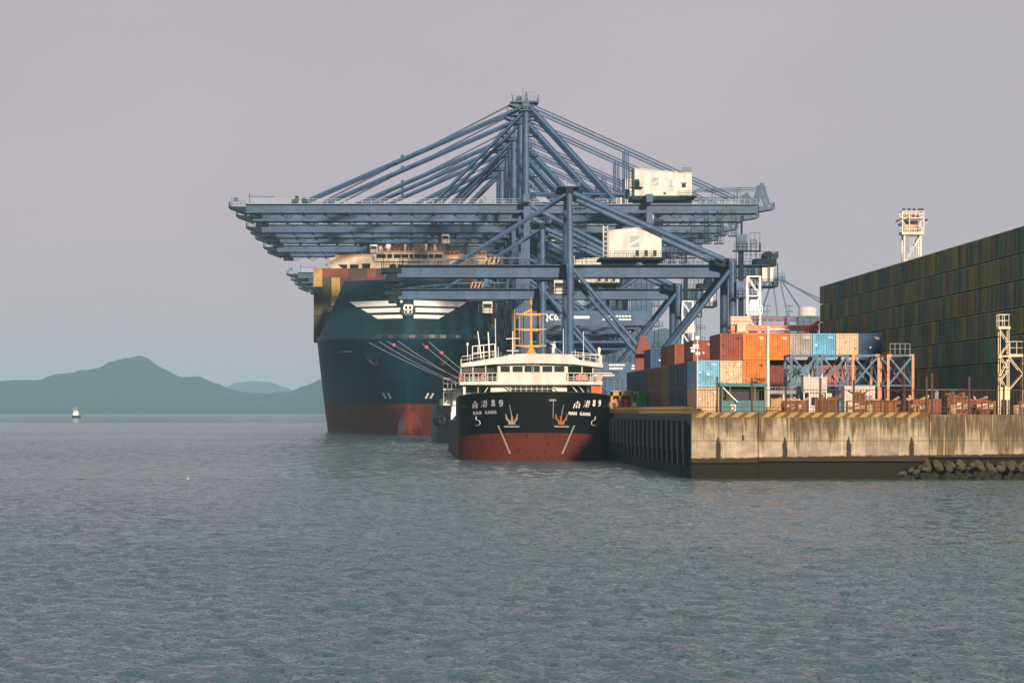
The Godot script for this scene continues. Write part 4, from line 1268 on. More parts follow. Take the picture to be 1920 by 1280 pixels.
	part("hull", m, paint([0.016, 0.028, 0.03], 0.6, "streak", 0.05), b)
	m = MB.new(); m.span(7, 25, 6.0, 6.4, -636, -730); m.rails([Vector3(7, 6.4, -638), Vector3(14, 6.4, -632)], 1.6, 1.2, 0.1)
	part("deck", m, M.green_dark, b)
	m = MB.new(); m.span(7.0, 9.4, 6.4, 8.6, -640, -646); m.span(9.8, 11.2, 6.4, 7.8, -640, -644)
	part("winch_house", m, M.green_dark, b)
	m = MB.new()
	for k in 4: m.ring(Vector3(6.3 + 0.35 * k, 4.4, -632.4 + 0.9 * k), 0.7, 0.35, Basis(Vector3.UP, -0.9))
	part("tyre_fenders", m, M.dark, b)

# ---- the large container ship --------------------------------------------------------------------------------

func shield_pt(x: float, y: float) -> Vector3:   # the bow shield's front: bowed in plan, leaning aft as it rises
	var q := absf(x - 1.16) / 25.0
	return Vector3(x, y, -874.0 - 24.0 * (sqrt(q * q + 0.012) - 0.11) - (y - 26.0) * 0.32)

func build_liner(shapes: Dictionary):
	var CX := 1.16
	var o := thing("container_ship", "huge dark navy container ship under the tall cranes, winged emblem on its bow", "ship")
	var stem := func(y: float) -> Array:
		var q := clampf(y / 25.0, 0.0, 1.0)
		return [-868.0 - 6.0 * (1.0 - q) + 4.0 * q, lerpf(165.0, 42.0, pow(q, 0.85)), 25.0, lerpf(1.7, 0.62, pow(q, 1.2))]
	var m := MB.new()
	hull_skin(m, stem, CX, func(_a, v): return lerpf(8.1, 25.2, v), 240.0, 22, 14)
	var hull := part("hull", m, M.navy, o)
	m = MB.new()
	hull_skin(m, stem, CX, func(_a, v): return lerpf(-2.0, 8.1, v), 240.0, 22, 8)
	part("boot_topping", m, M.big_boot, o)
	m = MB.new()
	var rows := []
	for k in 17:   # the bulb
		var s := pow(k / 16.0, 1.8)
		var row := PackedVector3Array()
		var r := sqrt(maxf(0.0, 1.0 - pow(1.0 - minf(1.0, s * 1.1), 2.0)))
		for j in 19:
			var g := TAU * j / 18.0
			row.append(Vector3(CX + 0.4 + cos(g) * 3.2 * r, 0.9 + sin(g) * 5.2 * r + s * 0.6, -852.0 - 30.0 * s))
		rows.append(row)
	m.grid(rows, Vector3(CX, 2, -874))
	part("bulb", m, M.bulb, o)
	m = MB.new()   # gunwale with its row of fairleads
	var grid := []
	for r in 2:
		var row := PackedVector3Array()
		for k in 41:
			var a := absf(k - 20) / 20.0
			row.append(hull_pt(stem, CX, 25.2, a, -1.0 if k < 20 else 1.0) + Vector3(0, 1.25 * r, 0))
		grid.append(row)
	m.grid(grid, Vector3(CX, 25.5, -920))
	var gw := part("gunwale", m, M.navy_shield, o)
	for k in 11:
		var x := -20.0 + 4.1 * k + (1.2 if k % 3 == 0 else 0.0)
		var fr := hull_frame(stem, CX, 25.2, a_for(stem, 25.2, x - CX), signf(x - CX))
		m = MB.new(); m.box(fr * Vector3(0, 0.62, 0.03), Vector3(1.5, 0.85, 0.08), fr.basis)
		var fl := part("fairlead", m, M.dark, gw)
		m = MB.new(); m.box(fr * Vector3(1.7, 0.62, 0.03), Vector3(1.6, 0.8, 0.06), fr.basis)
		part("roller_plate", m, M.navy_shield if x < 0 else M.plate_grey, fl)  # pale only to starboard, where the colour stands for sunlight
	m = MB.new(); m.span(CX - 23, CX + 23, 25.0, 25.4, -905, -1160)
	m.span(CX - 24.9, CX + 24.9, 20, 25.39, -925, -1160)
	part("deck", m, M.dark, o)
	for side in [-1.0, 1.0]:   # anchors in their pockets, thruster and bulb marks
		var fr := hull_frame(stem, CX, 20.2, a_for(stem, 20.2, 9.2), side)
		m = MB.new(); m.box(fr * Vector3(0, 0, 0.0), Vector3(5.2, 3.4, 0.25), fr.basis)
		var pk := part("anchor_pocket", m, M.navy_shield, hull)
		m = MB.new(); anchor_shape(m, 1.7, fr * Transform3D(Basis(), Vector3(0, -1.2, 0.2)))
		part("anchor", m, M.dark, pk)
		for k in 2:
			var f2 := hull_frame(stem, CX, 10.2, a_for(stem, 10.2, 5.0 + 1.3 * k), side)
			var g := text("8", 1.7, M.clean_white if side > 0 else M.logo_grey, Vector3.ZERO, hull, "hull_mark", 0.05)  # port marks in a grey that paints them as shaded
			g.transform = f2
	m = MB.new()
	for k in 7:
		var f3 := hull_frame(stem, CX, 22.0, a_for(stem, 22.0, 18.6 - 0.55 * k), -1.0)
		m.box(f3 * Vector3(0, 0, 0.03), Vector3(0.34, 0.5, 0.05), f3.basis)
	part("hull_mark", m, M.logo_grey, hull)
	# bow shield
	m = MB.new()
	var fr0 := []; var back := []
	var half := func(y: float) -> float: return 24.0 if y < 30.3 else lerpf(22.3, 17.4, (y - 30.3) / 11.1)
	for r in 9:
		var y: float = [26.4, 28.0, 30.29, 30.31, 33.0, 35.5, 38.0, 40.0, 41.5][r]
		var row := PackedVector3Array(); var rb := PackedVector3Array()
		var w: float = half.call(y) if r > 2 else [24.0, 23.6, 22.35][r]
		for k in 25:
			var p := shield_pt(CX + w * (k / 12.0 - 1.0), y)
			row.append(p); rb.append(p + Vector3(0, 0, -2.4))
		fr0.append(row); back.append(rb)
	m.grid(fr0, Vector3(CX, 33, -960)); m.grid(back, Vector3(CX, 33, -800))
	for r in 8:
		m.quad(back[r][0], fr0[r][0], fr0[r + 1][0], back[r + 1][0])
		m.quad(fr0[r][24], back[r][24], back[r + 1][24], fr0[r + 1][24])
	for k in 24: m.quad(fr0[8][k], fr0[8][k + 1], back[8][k + 1], back[8][k])
	var sh := part("bow_shield", m, M.navy_shield, o)
	m = MB.new()
	for k in 24:
		m.beam(shield_pt(CX + 23.8 * (k / 12.0 - 1.0), 26.5) + Vector3(0, 0, 0.2), shield_pt(CX + 23.8 * ((k + 1) / 12.0 - 1.0), 26.5) + Vector3(0, 0, 0.2), 0.25, 0.3)
	part("foot_rail", m, M.grey, sh)
	# the emblem: three swept bars each side of a roundel
	var bars := [[35.75, 34.3, 15.9, 13.9], [33.75, 32.6, 12.8, 10.8], [31.9, 30.9, 9.9, 8.2]]
	for e in [-1.0, 1.0]:
		for b in bars:
			m = MB.new()
			for k in 10:
				var x0 = 1.5 + (b[2] - 1.5) * k / 10.0; var x1 = 1.5 + (b[2] - 1.5) * (k + 1) / 10.0
				var y0 = 1.5 + (b[3] - 1.5) * k / 10.0; var y1 = 1.5 + (b[3] - 1.5) * (k + 1) / 10.0
				var q := [shield_pt(CX + e * y0, b[1]), shield_pt(CX + e * y1, b[1]), shield_pt(CX + e * x1, b[0]), shield_pt(CX + e * x0, b[0])]
				for j in 4: q[j] += Vector3(0, 0.02, 0.07)
				if e < 0: q.reverse()
				m.quad(q[0], q[1], q[2], q[3])
			part("emblem_bar", m, M.clean_white, sh)
	m = MB.new()
	var c0 := shield_pt(CX, 33.2) + Vector3(0, 0, 0.7)
	var tilt := Basis(Vector3.RIGHT, -0.31)
	m.tube(c0 - tilt.z * 0.6, c0, 2.0, 2.0, 28)
	var rd := part("roundel", m, M.dark, sh)
	m = MB.new()
	var fr4 := Transform3D(tilt, c0 + tilt.z * 0.03)
	for x in [-1.05, 0.0, 1.05]: m.beam(fr4 * Vector3(x, 0.15, 0), fr4 * Vector3(x, 1.3, 0), 0.42, 0.05)
	for x in [-0.52, 0.52]:
		m.beam(fr4 * Vector3(x - 0.5, 1.25, 0), fr4 * Vector3(x + 0.5, 1.25, 0), 0.05, 0.36)
	for e in [-1.0, 1.0]:
		var pr := Vector3.ZERO
		for k in 9:   # two curls, the letters below the arches
			var g := (0.35 + 0.225 * k * 1.0) * PI
			var q := Vector3(e * 0.55 - cos(g) * 0.45 * e * -1.0 * e, -0.65 + sin(g) * 0.62, 0.0)
			if k: m.beam(fr4 * pr, fr4 * q, 0.3, 0.05)
			pr = q
	m.beam(fr4 * Vector3(-1.2, 0.0, 0), fr4 * Vector3(1.2, 0.0, 0), 0.05, 0.2)
	part("monogram", m, M.clean_white, rd)
	# bridge and accommodation
	m = MB.new(); m.span(CX - 15, CX + 15, 25, 48.6, -1011.1, -1027)
	part("accommodation", m, M.cream, o)
	m = MB.new()
	m.prism(PackedVector2Array([Vector2(-24.2, 51.2), Vector2(-22.6, 53.0), Vector2(-20, 53.5), Vector2(-9.4, 53.7), Vector2(11.9, 53.7), Vector2(25.2, 53.5), Vector2(26.2, 52.6), Vector2(23.6, 49.6), Vector2(21.5, 48.6), Vector2(-18, 48.6), Vector2(-21.6, 49.4)]), -1005, -1011)
	var br := part("bridge", m, M.cream, o)
	m = MB.new(); m.prism(PackedVector2Array([Vector2(-8.9, 51.9), Vector2(11.9, 51.9), Vector2(12.4, 54.9), Vector2(-9.5, 54.9)]), -1004, -1012)
	var wh := part("wheelhouse", m, M.cream, br)
	for w in [[-8.4, -5.5], [-5.1, -3.5], [-3.1, -0.9], [-0.7, 1.4], [1.7, 2.9], [3.2, 5.2], [5.4, 7.3], [7.6, 9.1], [9.4, 11.8]]:
		m = MB.new(); m.span(w[0], w[1], 52.9, 54.1, -1003.96, -1004.1)
		part("window", m, M.glass, wh)
	for w in [[[-20.3, 51.0], [-17.4, 51.0], [-17.4, 49.6], [-18.4, 49.6]], [[-16.5, 51.0], [-13.9, 51.0], [-13.9, 48.7], [-16.5, 48.7]], [[-12.8, 51.3], [-10.3, 51.3], [-10.3, 48.9], [-12.8, 48.9]], [[14.6, 51.1], [16.8, 51.1], [16.8, 48.9], [14.6, 48.9]], [[17.8, 51.1], [20.4, 51.1], [20.4, 49.2], [17.8, 49.2]], [[21.4, 51.1], [24.0, 51.1], [23.0, 49.7], [21.4, 49.5]]]:
		m = MB.new()
		var pl := PackedVector2Array()
		for p in w: pl.append(Vector2(p[0], p[1]))
		m.prism(pl, -1004.95, -1005.05)
		part("opening", m, M.glass, br)
	m = MB.new()
	m.span(-9.8, 12.7, 54.9, 55.2, -1003.6, -1012.4)
	m.beam(Vector3(-21, 53.6, -1005.5), Vector3(-9.4, 53.8, -1005.5), 1.4, 0.5)
	m.beam(Vector3(12, 53.8, -1005.5), Vector3(25.2, 53.6, -1005.5), 1.4, 0.5)
	m.rails([Vector3(-9.7, 55.2, -1003.8), Vector3(12.6, 55.2, -1003.8)], 1.2, 1.4, 0.12)
	m.rails([Vector3(12.8, 53.9, -1004.9), Vector3(25.2, 53.7, -1004.9)], 1.2, 1.4, 0.12)
	part("red_trim", m, M.frame_orange, br)
	m = MB.new()
	var z := -1007.0
	m.beam(Vector3(0.4, 55.2, z), Vector3(0.4, 63.6, z), 0.7, 0.7, 0.35, 0.35)
	m.span(-3.2, 4.0, 57.8, 58.1, z - 2, z + 2)
	m.rails([Vector3(-3.2, 58.1, z + 2), Vector3(4.0, 58.1, z + 2)], 1.2, 1.0, 0.12)
	m.beam(Vector3(-2.6, 58.1, z + 1), Vector3(-2.6, 62.4, z + 1), 0.3, 0.3)
	m.beam(Vector3(-4.6, 62.5, z + 1), Vector3(-0.9, 62.5, z + 1), 0.35, 0.3)
	m.beam(Vector3(-5.5, 64.4, z), Vector3(2.8, 64.4, z), 0.12, 0.12)
	m.beam(Vector3(-0.4, 61.4, z), Vector3(1.4, 61.4, z), 0.3, 0.2); m.beam(Vector3(-0.1, 59.8, z), Vector3(2.8, 59.8, z), 0.3, 0.25)
	for x in [-7.2, 9.5]:
		m.beam(Vector3(x, 55.2, z), Vector3(x - 0.2, 60.2, z), 0.7, 0.7, 0.4, 0.4)
		m.span(x - 1.1, x + 1.1, 59.2, 59.5, z - 0.5, z + 0.5)
		m.beam(Vector3(x + 0.8, 55.2, z), Vector3(x, 58, z), 0.2, 0.2)
	m.beam(Vector3(-9.5, 52, -1004.5), Vector3(-9.5, 64, -1004.5), 0.14, 0.14)
	part("radar_mast", m, M.white, br)
	m = MB.new()
	m.lathe(Vector3(-4.8, 55.3, z), [[0.4, 0], [0.4, 0.6], [0.85, 0.9], [0.9, 1.7], [0.55, 2.4], [0.02, 2.6]], 12)
	m.lathe(Vector3(6.8, 55.3, z), [[0.25, 0], [0.25, 1.6], [0.42, 1.8], [0.42, 2.3], [0.02, 2.7]], 12)
	part("radome", m, M.clean_white, br)
	m = MB.new(); m.tube(Vector3(14.5, 55, -1008), Vector3(14.5, 56.9, -1008), 1.2, 1.2, 12); m.tube(Vector3(13.2, 55.6, -1008), Vector3(13.2, 56.4, -1008), 0.8)
	part("funnel_cowl", m, M.dark, br)
	# its deck containers: the outer stacks seen past the shield, then the top rows seen over it
	var cols := {"tan": [0.62, 0.4, 0.14], "red brown": [0.26, 0.07, 0.04], "maroon": [0.1, 0.03, 0.03], "olive": [0.1, 0.075, 0.025], "dark olive": [0.03, 0.03, 0.018], "rust orange": [0.5, 0.15, 0.05], "yellow": [0.55, 0.33, 0.07], "dark brown": [0.06, 0.035, 0.025]}
	var mats := {}
	for k in cols: mats[k] = paint(cols[k], 0.6, "rust", 0.15)
	var left := [["dark brown", "dark olive", "dark olive", "olive", "dark brown", "dark olive", "tan", "tan"], ["maroon", "dark olive", "olive", "dark brown", "olive", "olive", "olive", "red brown"], ["maroon", "olive", "dark olive", "olive", "tan", "tan", "tan", "red brown"]]
	var top := ["red brown", "olive", "olive", "red brown", "maroon", "tan", "red brown", "tan", "red brown", "maroon", "red brown", "tan", "red brown", "olive", "maroon"]
	var right := [["yellow", "yellow", "yellow", "rust orange", "rust orange", "red brown"], ["maroon", "yellow", "olive", "rust orange", "tan", "red brown"]]
	for c in 3:
		for t in 8:
			ship_box(shapes, mats[left[c][t]], Vector3(-24.1 + 2.5 * c, 25.45 + 2.6 * t, -921), "%s box beside the bow shield, %s stack from the outer side, %s from deck" % [left[c][t], nth(c), nth(t)])
	for c in 15:
		ship_box(shapes, mats[top[c]], Vector3(-16.6 + 2.5 * c, 25.45 + 2.6 * 7, -921), "%s container peeping over the bow shield, %s from the left of its row" % [top[c], nth(c)])
	for c in 2:
		for t in 6:
			ship_box(shapes, mats[right[c][t]], Vector3(22.2 + 2.5 * c, 25.45 + 2.6 * t, -921), "%s box on the quay side of the shield, %s from deck, %s stack" % [right[c][t], nth(t), ["inner", "outer"][c]])
	m = MB.new()
	for c in 15: m.span(-16.6 + 2.5 * c - 1.2, -16.6 + 2.5 * c + 1.2, 25.42, 25.43 + 18.2, -921, -933)
	var hid := part("hidden_containers", m, mats["maroon"], self)
	hid.set_meta("kind", "stuff"); tag(hid, "mass of stacked containers hidden behind the large ship's bow shield", "containers")

func ship_box(shapes: Dictionary, mat: Material, at: Vector3, label: String):
	var o := MeshInstance3D.new()
	o.mesh = shapes.ribbed; o.material_override = mat
	o.name = numbered("shipping_container"); add_child(o)
	o.position = at
	tag(o, label, "container", "containers on the large ship")

func rope(label: String, a: Vector3, b: Vector3, sag: float, mat: Material, r := 0.09):
	var m := MB.new()
	var p := a
	for k in range(1, 17):
		var s := k / 16.0
		var q := a.lerp(b, s) - Vector3(0, sag * 4.0 * s * (1.0 - s), 0)
		m.tube(p, q, r, r, 5)
		p = q
	tag(part("mooring_line", m, mat, self), label, "rope", "mooring lines of the large ship")

func build_ropes():
	var pale := paint([0.5, 0.46, 0.42], 0.8, "")
	rope("pale mooring line, leftmost of those crossing the large ship's bow", Vector3(-9.6, 24.5, -868.5), Vector3(27.56, 6.3, -690), 1.2, pale)
	rope("pale mooring line, second from the left on the large ship's bow", Vector3(-6.7, 24.6, -866), Vector3(27.56, 6.3, -690), 1.6, pale)
	rope("pale mooring line, third from the left on the large ship's bow", Vector3(-4.5, 24.6, -865), Vector3(27.56, 6.3, -690), 0.8, pale)
	rope("pale mooring line starting beside the stem of the large ship", Vector3(-1.6, 24.6, -864), Vector3(27.56, 6.3, -745), 1.2, pale)
	rope("pale mooring line just right of the large ship's stem", Vector3(4.8, 24.0, -865), Vector3(27.56, 6.3, -745), 1.4, pale)
	rope("pale mooring line, rightmost on the large ship's bow", Vector3(6.4, 24.6, -865.4), Vector3(27.56, 6.3, -790), 0.7, pale)
	var k := 0
	for g in [[Vector3(-4.5, 24.6, -865), 0.8, -690.0, 0.06], [Vector3(4.8, 24.0, -865), 1.4, -745.0, 0.05], [Vector3(6.4, 24.6, -865.4), 0.7, -790.0, 0.16]]:
		var b := Vector3(27.56, 6.3, g[2])
		var m := MB.new(); m.lathe(Vector3.ZERO, [[0.05, -0.5], [0.45, -0.3], [0.5, 0.2], [0.05, 0.5]], 10)
		var o := part("rat_guard", m, paint([0.6, 0.1, 0.12], 0.6, ""), self)
		o.position = (g[0] as Vector3).lerp(b, g[3]) - Vector3(0, g[1] * 4.0 * g[3] * (1.0 - g[3]), 0)
		tag(o, "small red rat guard on a mooring line, %s on the large ship's bow" % ["leftmost", "middle", "rightmost"][k], "rat guard", "rat guards")
		k += 1

func ribs(m: MB, a: Vector3, b: Vector3, h: float, n: int, depth: float, out: Vector3):   # a corrugated panel standing on a-b, ribs standing out by depth
	var d := (b - a) / n
	var up := Vector3(0, h, 0)
	for k in n:
		var p := a + d * k
		var q := [p, p + d * 0.36, p + d * 0.5 - out * depth, p + d * 0.86 - out * depth, p + d]
		for j in 4: m.quad(q[j], q[j + 1], q[j + 1] + up, q[j] + up)

func box_shapes() -> Dictionary:   # the front end of every shape faces +z, its length runs back along -z
	var W := 1.21; var L := 12.19
	var out := {}
	for kind in ["ribbed", "low"]:
		var H := 2.58 if kind == "ribbed" else 2.88
		var m := MB.new()
		ribs(m, Vector3(-W + 0.13, 0.16, -0.04), Vector3(W - 0.13, 0.16, -0.04), H - 0.28, 8, 0.1, Vector3(0, 0, 1))
		ribs(m, Vector3(-W + 0.03, 0.16, -L + 0.2), Vector3(-W + 0.03, 0.16, -0.16), H - 0.28, 40, 0.06, Vector3(-1, 0, 0))
		ribs(m, Vector3(W - 0.03, 0.16, -0.16), Vector3(W - 0.03, 0.16, -L + 0.2), H - 0.28, 40, 0.05, Vector3(1, 0, 0))
		m.quad(Vector3(W - 0.1, 0.1, -L + 0.02), Vector3(-W + 0.1, 0.1, -L + 0.02), Vector3(-W + 0.1, H - 0.1, -L + 0.02), Vector3(W - 0.1, H - 0.1, -L + 0.02))
		m.quad(Vector3(-W + 0.05, H - 0.05, -0.06), Vector3(W - 0.05, H - 0.05, -0.06), Vector3(W - 0.05, H - 0.05, -L + 0.05), Vector3(-W + 0.05, H - 0.05, -L + 0.05))
		var f := MB.new()
		for x in [-W + 0.07, W - 0.07]:
			f.span(x - 0.07, x + 0.07, 0.02, H - 0.02, 0, -0.16); f.span(x - 0.07, x + 0.07, 0.02, H - 0.02, -L + 0.16, -L)
			f.span(x - 0.06, x + 0.06, H - 0.14, H - 0.03, -0.16, -L + 0.16); f.span(x - 0.06, x + 0.06, 0.02, 0.17, -0.16, -L + 0.16)
		f.span(-W + 0.14, W - 0.14, H - 0.13, H - 0.02, -0.01, -0.14); f.span(-W + 0.14, W - 0.14, 0.02, 0.17, -0.01, -0.14)
		out[kind + "_panels"] = m.mesh()
		out[kind + "_frame"] = f.mesh()
		var k0 := m.v.size()
		m.v.append_array(f.v); m.n.append_array(f.n); m.t.append_array(f.t)
		for i in f.ix: m.ix.append(i + k0)
		out[kind] = m.mesh()
	# a door end: two ribbed leaves, four locking bars
	var d := MB.new(); var H2 := 2.5
	d.span(-W + 0.06, W - 0.06, 0.02, H2 - 0.02, -0.12, -L)
	ribs(d, Vector3(-W, 0.12, -L), Vector3(-W, 0.12, -0.12), H2 - 0.22, 40, 0.05, Vector3(-1, 0, 0))
	ribs(d, Vector3(W, 0.12, -0.12), Vector3(W, 0.12, -L), H2 - 0.22, 40, 0.05, Vector3(1, 0, 0))
	for x in [-W + 0.05, W - 0.05]:
		d.span(x - 0.05, x + 0.05, 0.0, 0.13, -0.12, -L); d.span(x - 0.05, x + 0.05, H2 - 0.12, H2, -0.12, -L)
	for x in [-W + 0.06, W - 0.06]: d.span(x - 0.06, x + 0.06, 0.02, H2 - 0.02, 0, -0.12)
	d.span(-W + 0.12, W - 0.12, H2 - 0.14, H2 - 0.02, -0.06, -0.12); d.span(-W + 0.12, W - 0.12, 0.02, 0.13, -0.06, -0.12)
	for x in [-0.86, -0.34, 0.34, 0.86]: d.span(x - 0.05, x + 0.05, 0.16, H2 - 0.15, -0.02, -0.08)
	for x in [-1.05, -0.6, -0.1, 0.1, 0.6, 1.05]: d.span(x - 0.09, x + 0.09, 0.18, H2 - 0.17, -0.08, -0.12)
	for y in [0.75, 1.75]: d.span(-1.05, 1.05, y, y + 0.06, -0.05, -0.1)
	out.doors = d.mesh()
	return out

func yard_box(S: Dictionary, col: Array, at: Vector3, label: String) -> Node3D:
	var o := thing("shipping_container", label, "container", at, 0.0, "containers in the low yard stack")
	var m := paint(col, 0.55, "rust" if col[3] > 0.5 else "plate", 0.22)
	m.albedo_color = m.albedo_color * rng.randf_range(0.93, 1.03); m.uv1_offset = Vector3(rng.randf(), rng.randf(), rng.randf())
	part("corrugated_walls", S.low_panels, m, o)
	part("corner_frame", S.low_frame, paint([col[0] * 0.85, col[1] * 0.85, col[2] * 0.85], 0.6, "rust", 0.5), o)
	var mk := MB.new()   # number plates and placards on the end
	mk.span(0.45, 0.95, 2.38, 2.45, 0.045, 0.02)
	if rng.randf() < 0.6: mk.span(0.6, 0.95, 2.22, 2.28, 0.045, 0.02)
	if rng.randf() < 0.3: mk.span(-0.95, -0.78, 1.5, 1.68, 0.045, 0.02)
	if rng.randf() < 0.25: mk.span(-0.1, 0.1, 1.25, 1.45, 0.045, 0.02)
	var pl := part("plates", mk, M.clean_white if rng.randf() < 0.7 else M.dark, o)
	pl.set_meta("kind", "stuff")
	return o

func build_stacks(S: Dictionary):
	var C := {
		"orange": [0.86, 0.235, 0.016, 0], "red-brown": [0.32, 0.065, 0.022, 0], "rusty cream": [0.62, 0.44, 0.27, 1], "grey": [0.44, 0.38, 0.35, 0], "sky blue": [0.15, 0.5, 0.74, 0],
		"beige": [0.66, 0.5, 0.32, 1], "dark blue": [0.012, 0.075, 0.17, 0], "light teal": [0.2, 0.42, 0.46, 0], "salmon red": [0.62, 0.13, 0.09, 0], "olive": [0.2, 0.15, 0.035, 0], "maroon": [0.16, 0.035, 0.035, 0],
		"brown": [0.12, 0.06, 0.045, 0], "deep blue": [0.015, 0.05, 0.13, 0], "dark red": [0.22, 0.035, 0.02, 0], "navy": [0.012, 0.045, 0.085, 0], "pale sky blue": [0.22, 0.54, 0.74, 0],
	}
	var X0 := 32.82; var Y := [DECK + 0.02, DECK + 2.92, DECK + 5.82]
	var rows := [   # front row, from the left: bottom, middle, top
		["rusty cream", "pale sky blue", ""], ["dark red", "beige", "red-brown"], ["brown", "orange", "orange"], ["maroon", "dark red", "orange"], ["navy", "light teal", "grey"],
		["green", "salmon red", "sky blue"], ["dark blue", "salmon red", "beige"], ["dark red", "dark blue", "dark blue"], ["navy", "salmon red", ""]]
	C["green"] = [0.03, 0.22, 0.08, 0]
	for c in rows.size():
		for t in 3:
			var k: String = rows[c][t]
			if k == "": continue
			yard_box(S, C[k], Vector3(X0 + 2.5 * c, Y[t], -354.0 - (2.0 if t < 2 and c > 2 else 0.0)), "%s container end, low yard stack's front row, %s column from the left, %s" % [k, nth(c), ["bottom", "middle", "top"][t]])
	var deep := [["navy", "dark blue"], ["navy", "navy"], ["olive", "olive"], ["maroon", "maroon"], ["brown", "brown"], ["brown", "deep blue"], ["deep blue", "navy"], ["maroon", "deep blue"]]
	for r in deep.size():
		for t in 2:
			var o := yard_box(S, C[deep[r][t]], Vector3(X0, Y[t], -366.4 - 12.4 * r), "%s container side facing the small ship, %s behind the front column, %s level" % [deep[r][t], nth(r), ["bottom", "upper"][t]])
			if r < 2:
				var m := MB.new()
				for k in 3: m.span(-1.25, -1.22, 0.6 + 0.7 * k, 1.0 + 0.7 * k, -2.0 - 0.2 * k, -2.5 - 0.2 * k)
				part("marks", m, M.grey, o)
			yard_box(S, C[deep[(r + 3) % 8][t]], Vector3(X0 + 2.5, Y[t], -366.4 - 12.4 * r), "%s container in the low stack's second lane, %s from the front, %s level" % [deep[(r + 3) % 8][t], nth(r), ["bottom", "upper"][t]])
	for p in [["red-brown", 2.5, -387.0, "first"], ["red-brown", 2.1, -408.5, "second"], ["dark red", 2.3, -421.0, "third"], ["dark blue", 1.7, -443.0, "last"]]:
		yard_box(S, C[p[0]], Vector3(X0 + p[1], Y[2], p[2]), "%s container topping the low stack, %s behind the gap after the front row" % [p[0], p[3]])
	# the tall wall of stacked boxes, door ends turned to the water
	var tones := {"dull green": [0.05, 0.068, 0.042], "grey green": [0.072, 0.08, 0.064], "dark grey": [0.045, 0.05, 0.05], "slate blue": [0.03, 0.052, 0.065], "dull brown": [0.068, 0.05, 0.036], "dark green": [0.026, 0.062, 0.04], "olive": [0.09, 0.09, 0.028],
		"mustard": [0.13, 0.1, 0.01], "teal": [0.018, 0.1, 0.088], "blue": [0.018, 0.06, 0.14], "ochre": [0.11, 0.06, 0.014]}
	var mats := {}
	for k in tones: mats[k] = paint([tones[k][0] * 4.8, tones[k][1] * 4.5, tones[k][2] * 3.3], 0.6, "streak", 0.09)
	var common := ["dull green", "grey green", "dark grey", "slate blue", "dull brown", "dark green", "dull green", "grey green", "olive", "dark grey", "dull green"]
	rng.seed = 5
	var farm := MultiMesh.new()
	farm.transform_format = MultiMesh.TRANSFORM_3D; farm.use_colors = true; farm.mesh = S.doors
	var ft := []; var fc := []
	var turn := Basis(Vector3.UP, -PI / 2)
	for c in 63:
		for t in 7:
			var z := -470.5 + 2.5 * c
			var k: String = common[rng.randi() % common.size()]
			var q := rng.randf()
			if q < 0.025: k = "mustard"
			elif q < 0.045: k = "teal"
			elif q < 0.055: k = "blue"
			elif q < 0.067: k = "ochre"
			var at := Vector3(59.75 + rng.randf_range(-0.03, 0.06), DECK + 0.03 + 2.61 * t, z)
			if c < 35:
				ft.append(Transform3D(turn, at)); fc.append(Color(tones[k][0] * 4.8, tones[k][1] * 4.5, tones[k][2] * 3.3))
				continue
			var o := MeshInstance3D.new()
			o.mesh = S.doors; o.material_override = mats[k]
			o.name = numbered("shipping_container"); add_child(o)
			o.transform = Transform3D(turn, at)
			tag(o, "%s container in the tall wall, %s row from top, %s stack from near end" % [k, nth(6 - t), nth(62 - c)], "container", "containers of the tall stack wall")
	farm.instance_count = ft.size()
	for k in ft.size():
		farm.set_instance_transform(k, ft[k]); farm.set_instance_color(k, fc[k])
	var o := MultiMeshInstance3D.new()
	o.multimesh = farm
	var fm := paint([1, 1, 1], 0.6, "streak", 0.09); fm.vertex_color_use_as_albedo = true
	o.material_override = fm
	o.name = "far_stack_containers"; o.set_meta("kind", "stuff"); add_child(o)
	tag(o, "far half of the tall shaded wall of stacked containers", "containers")

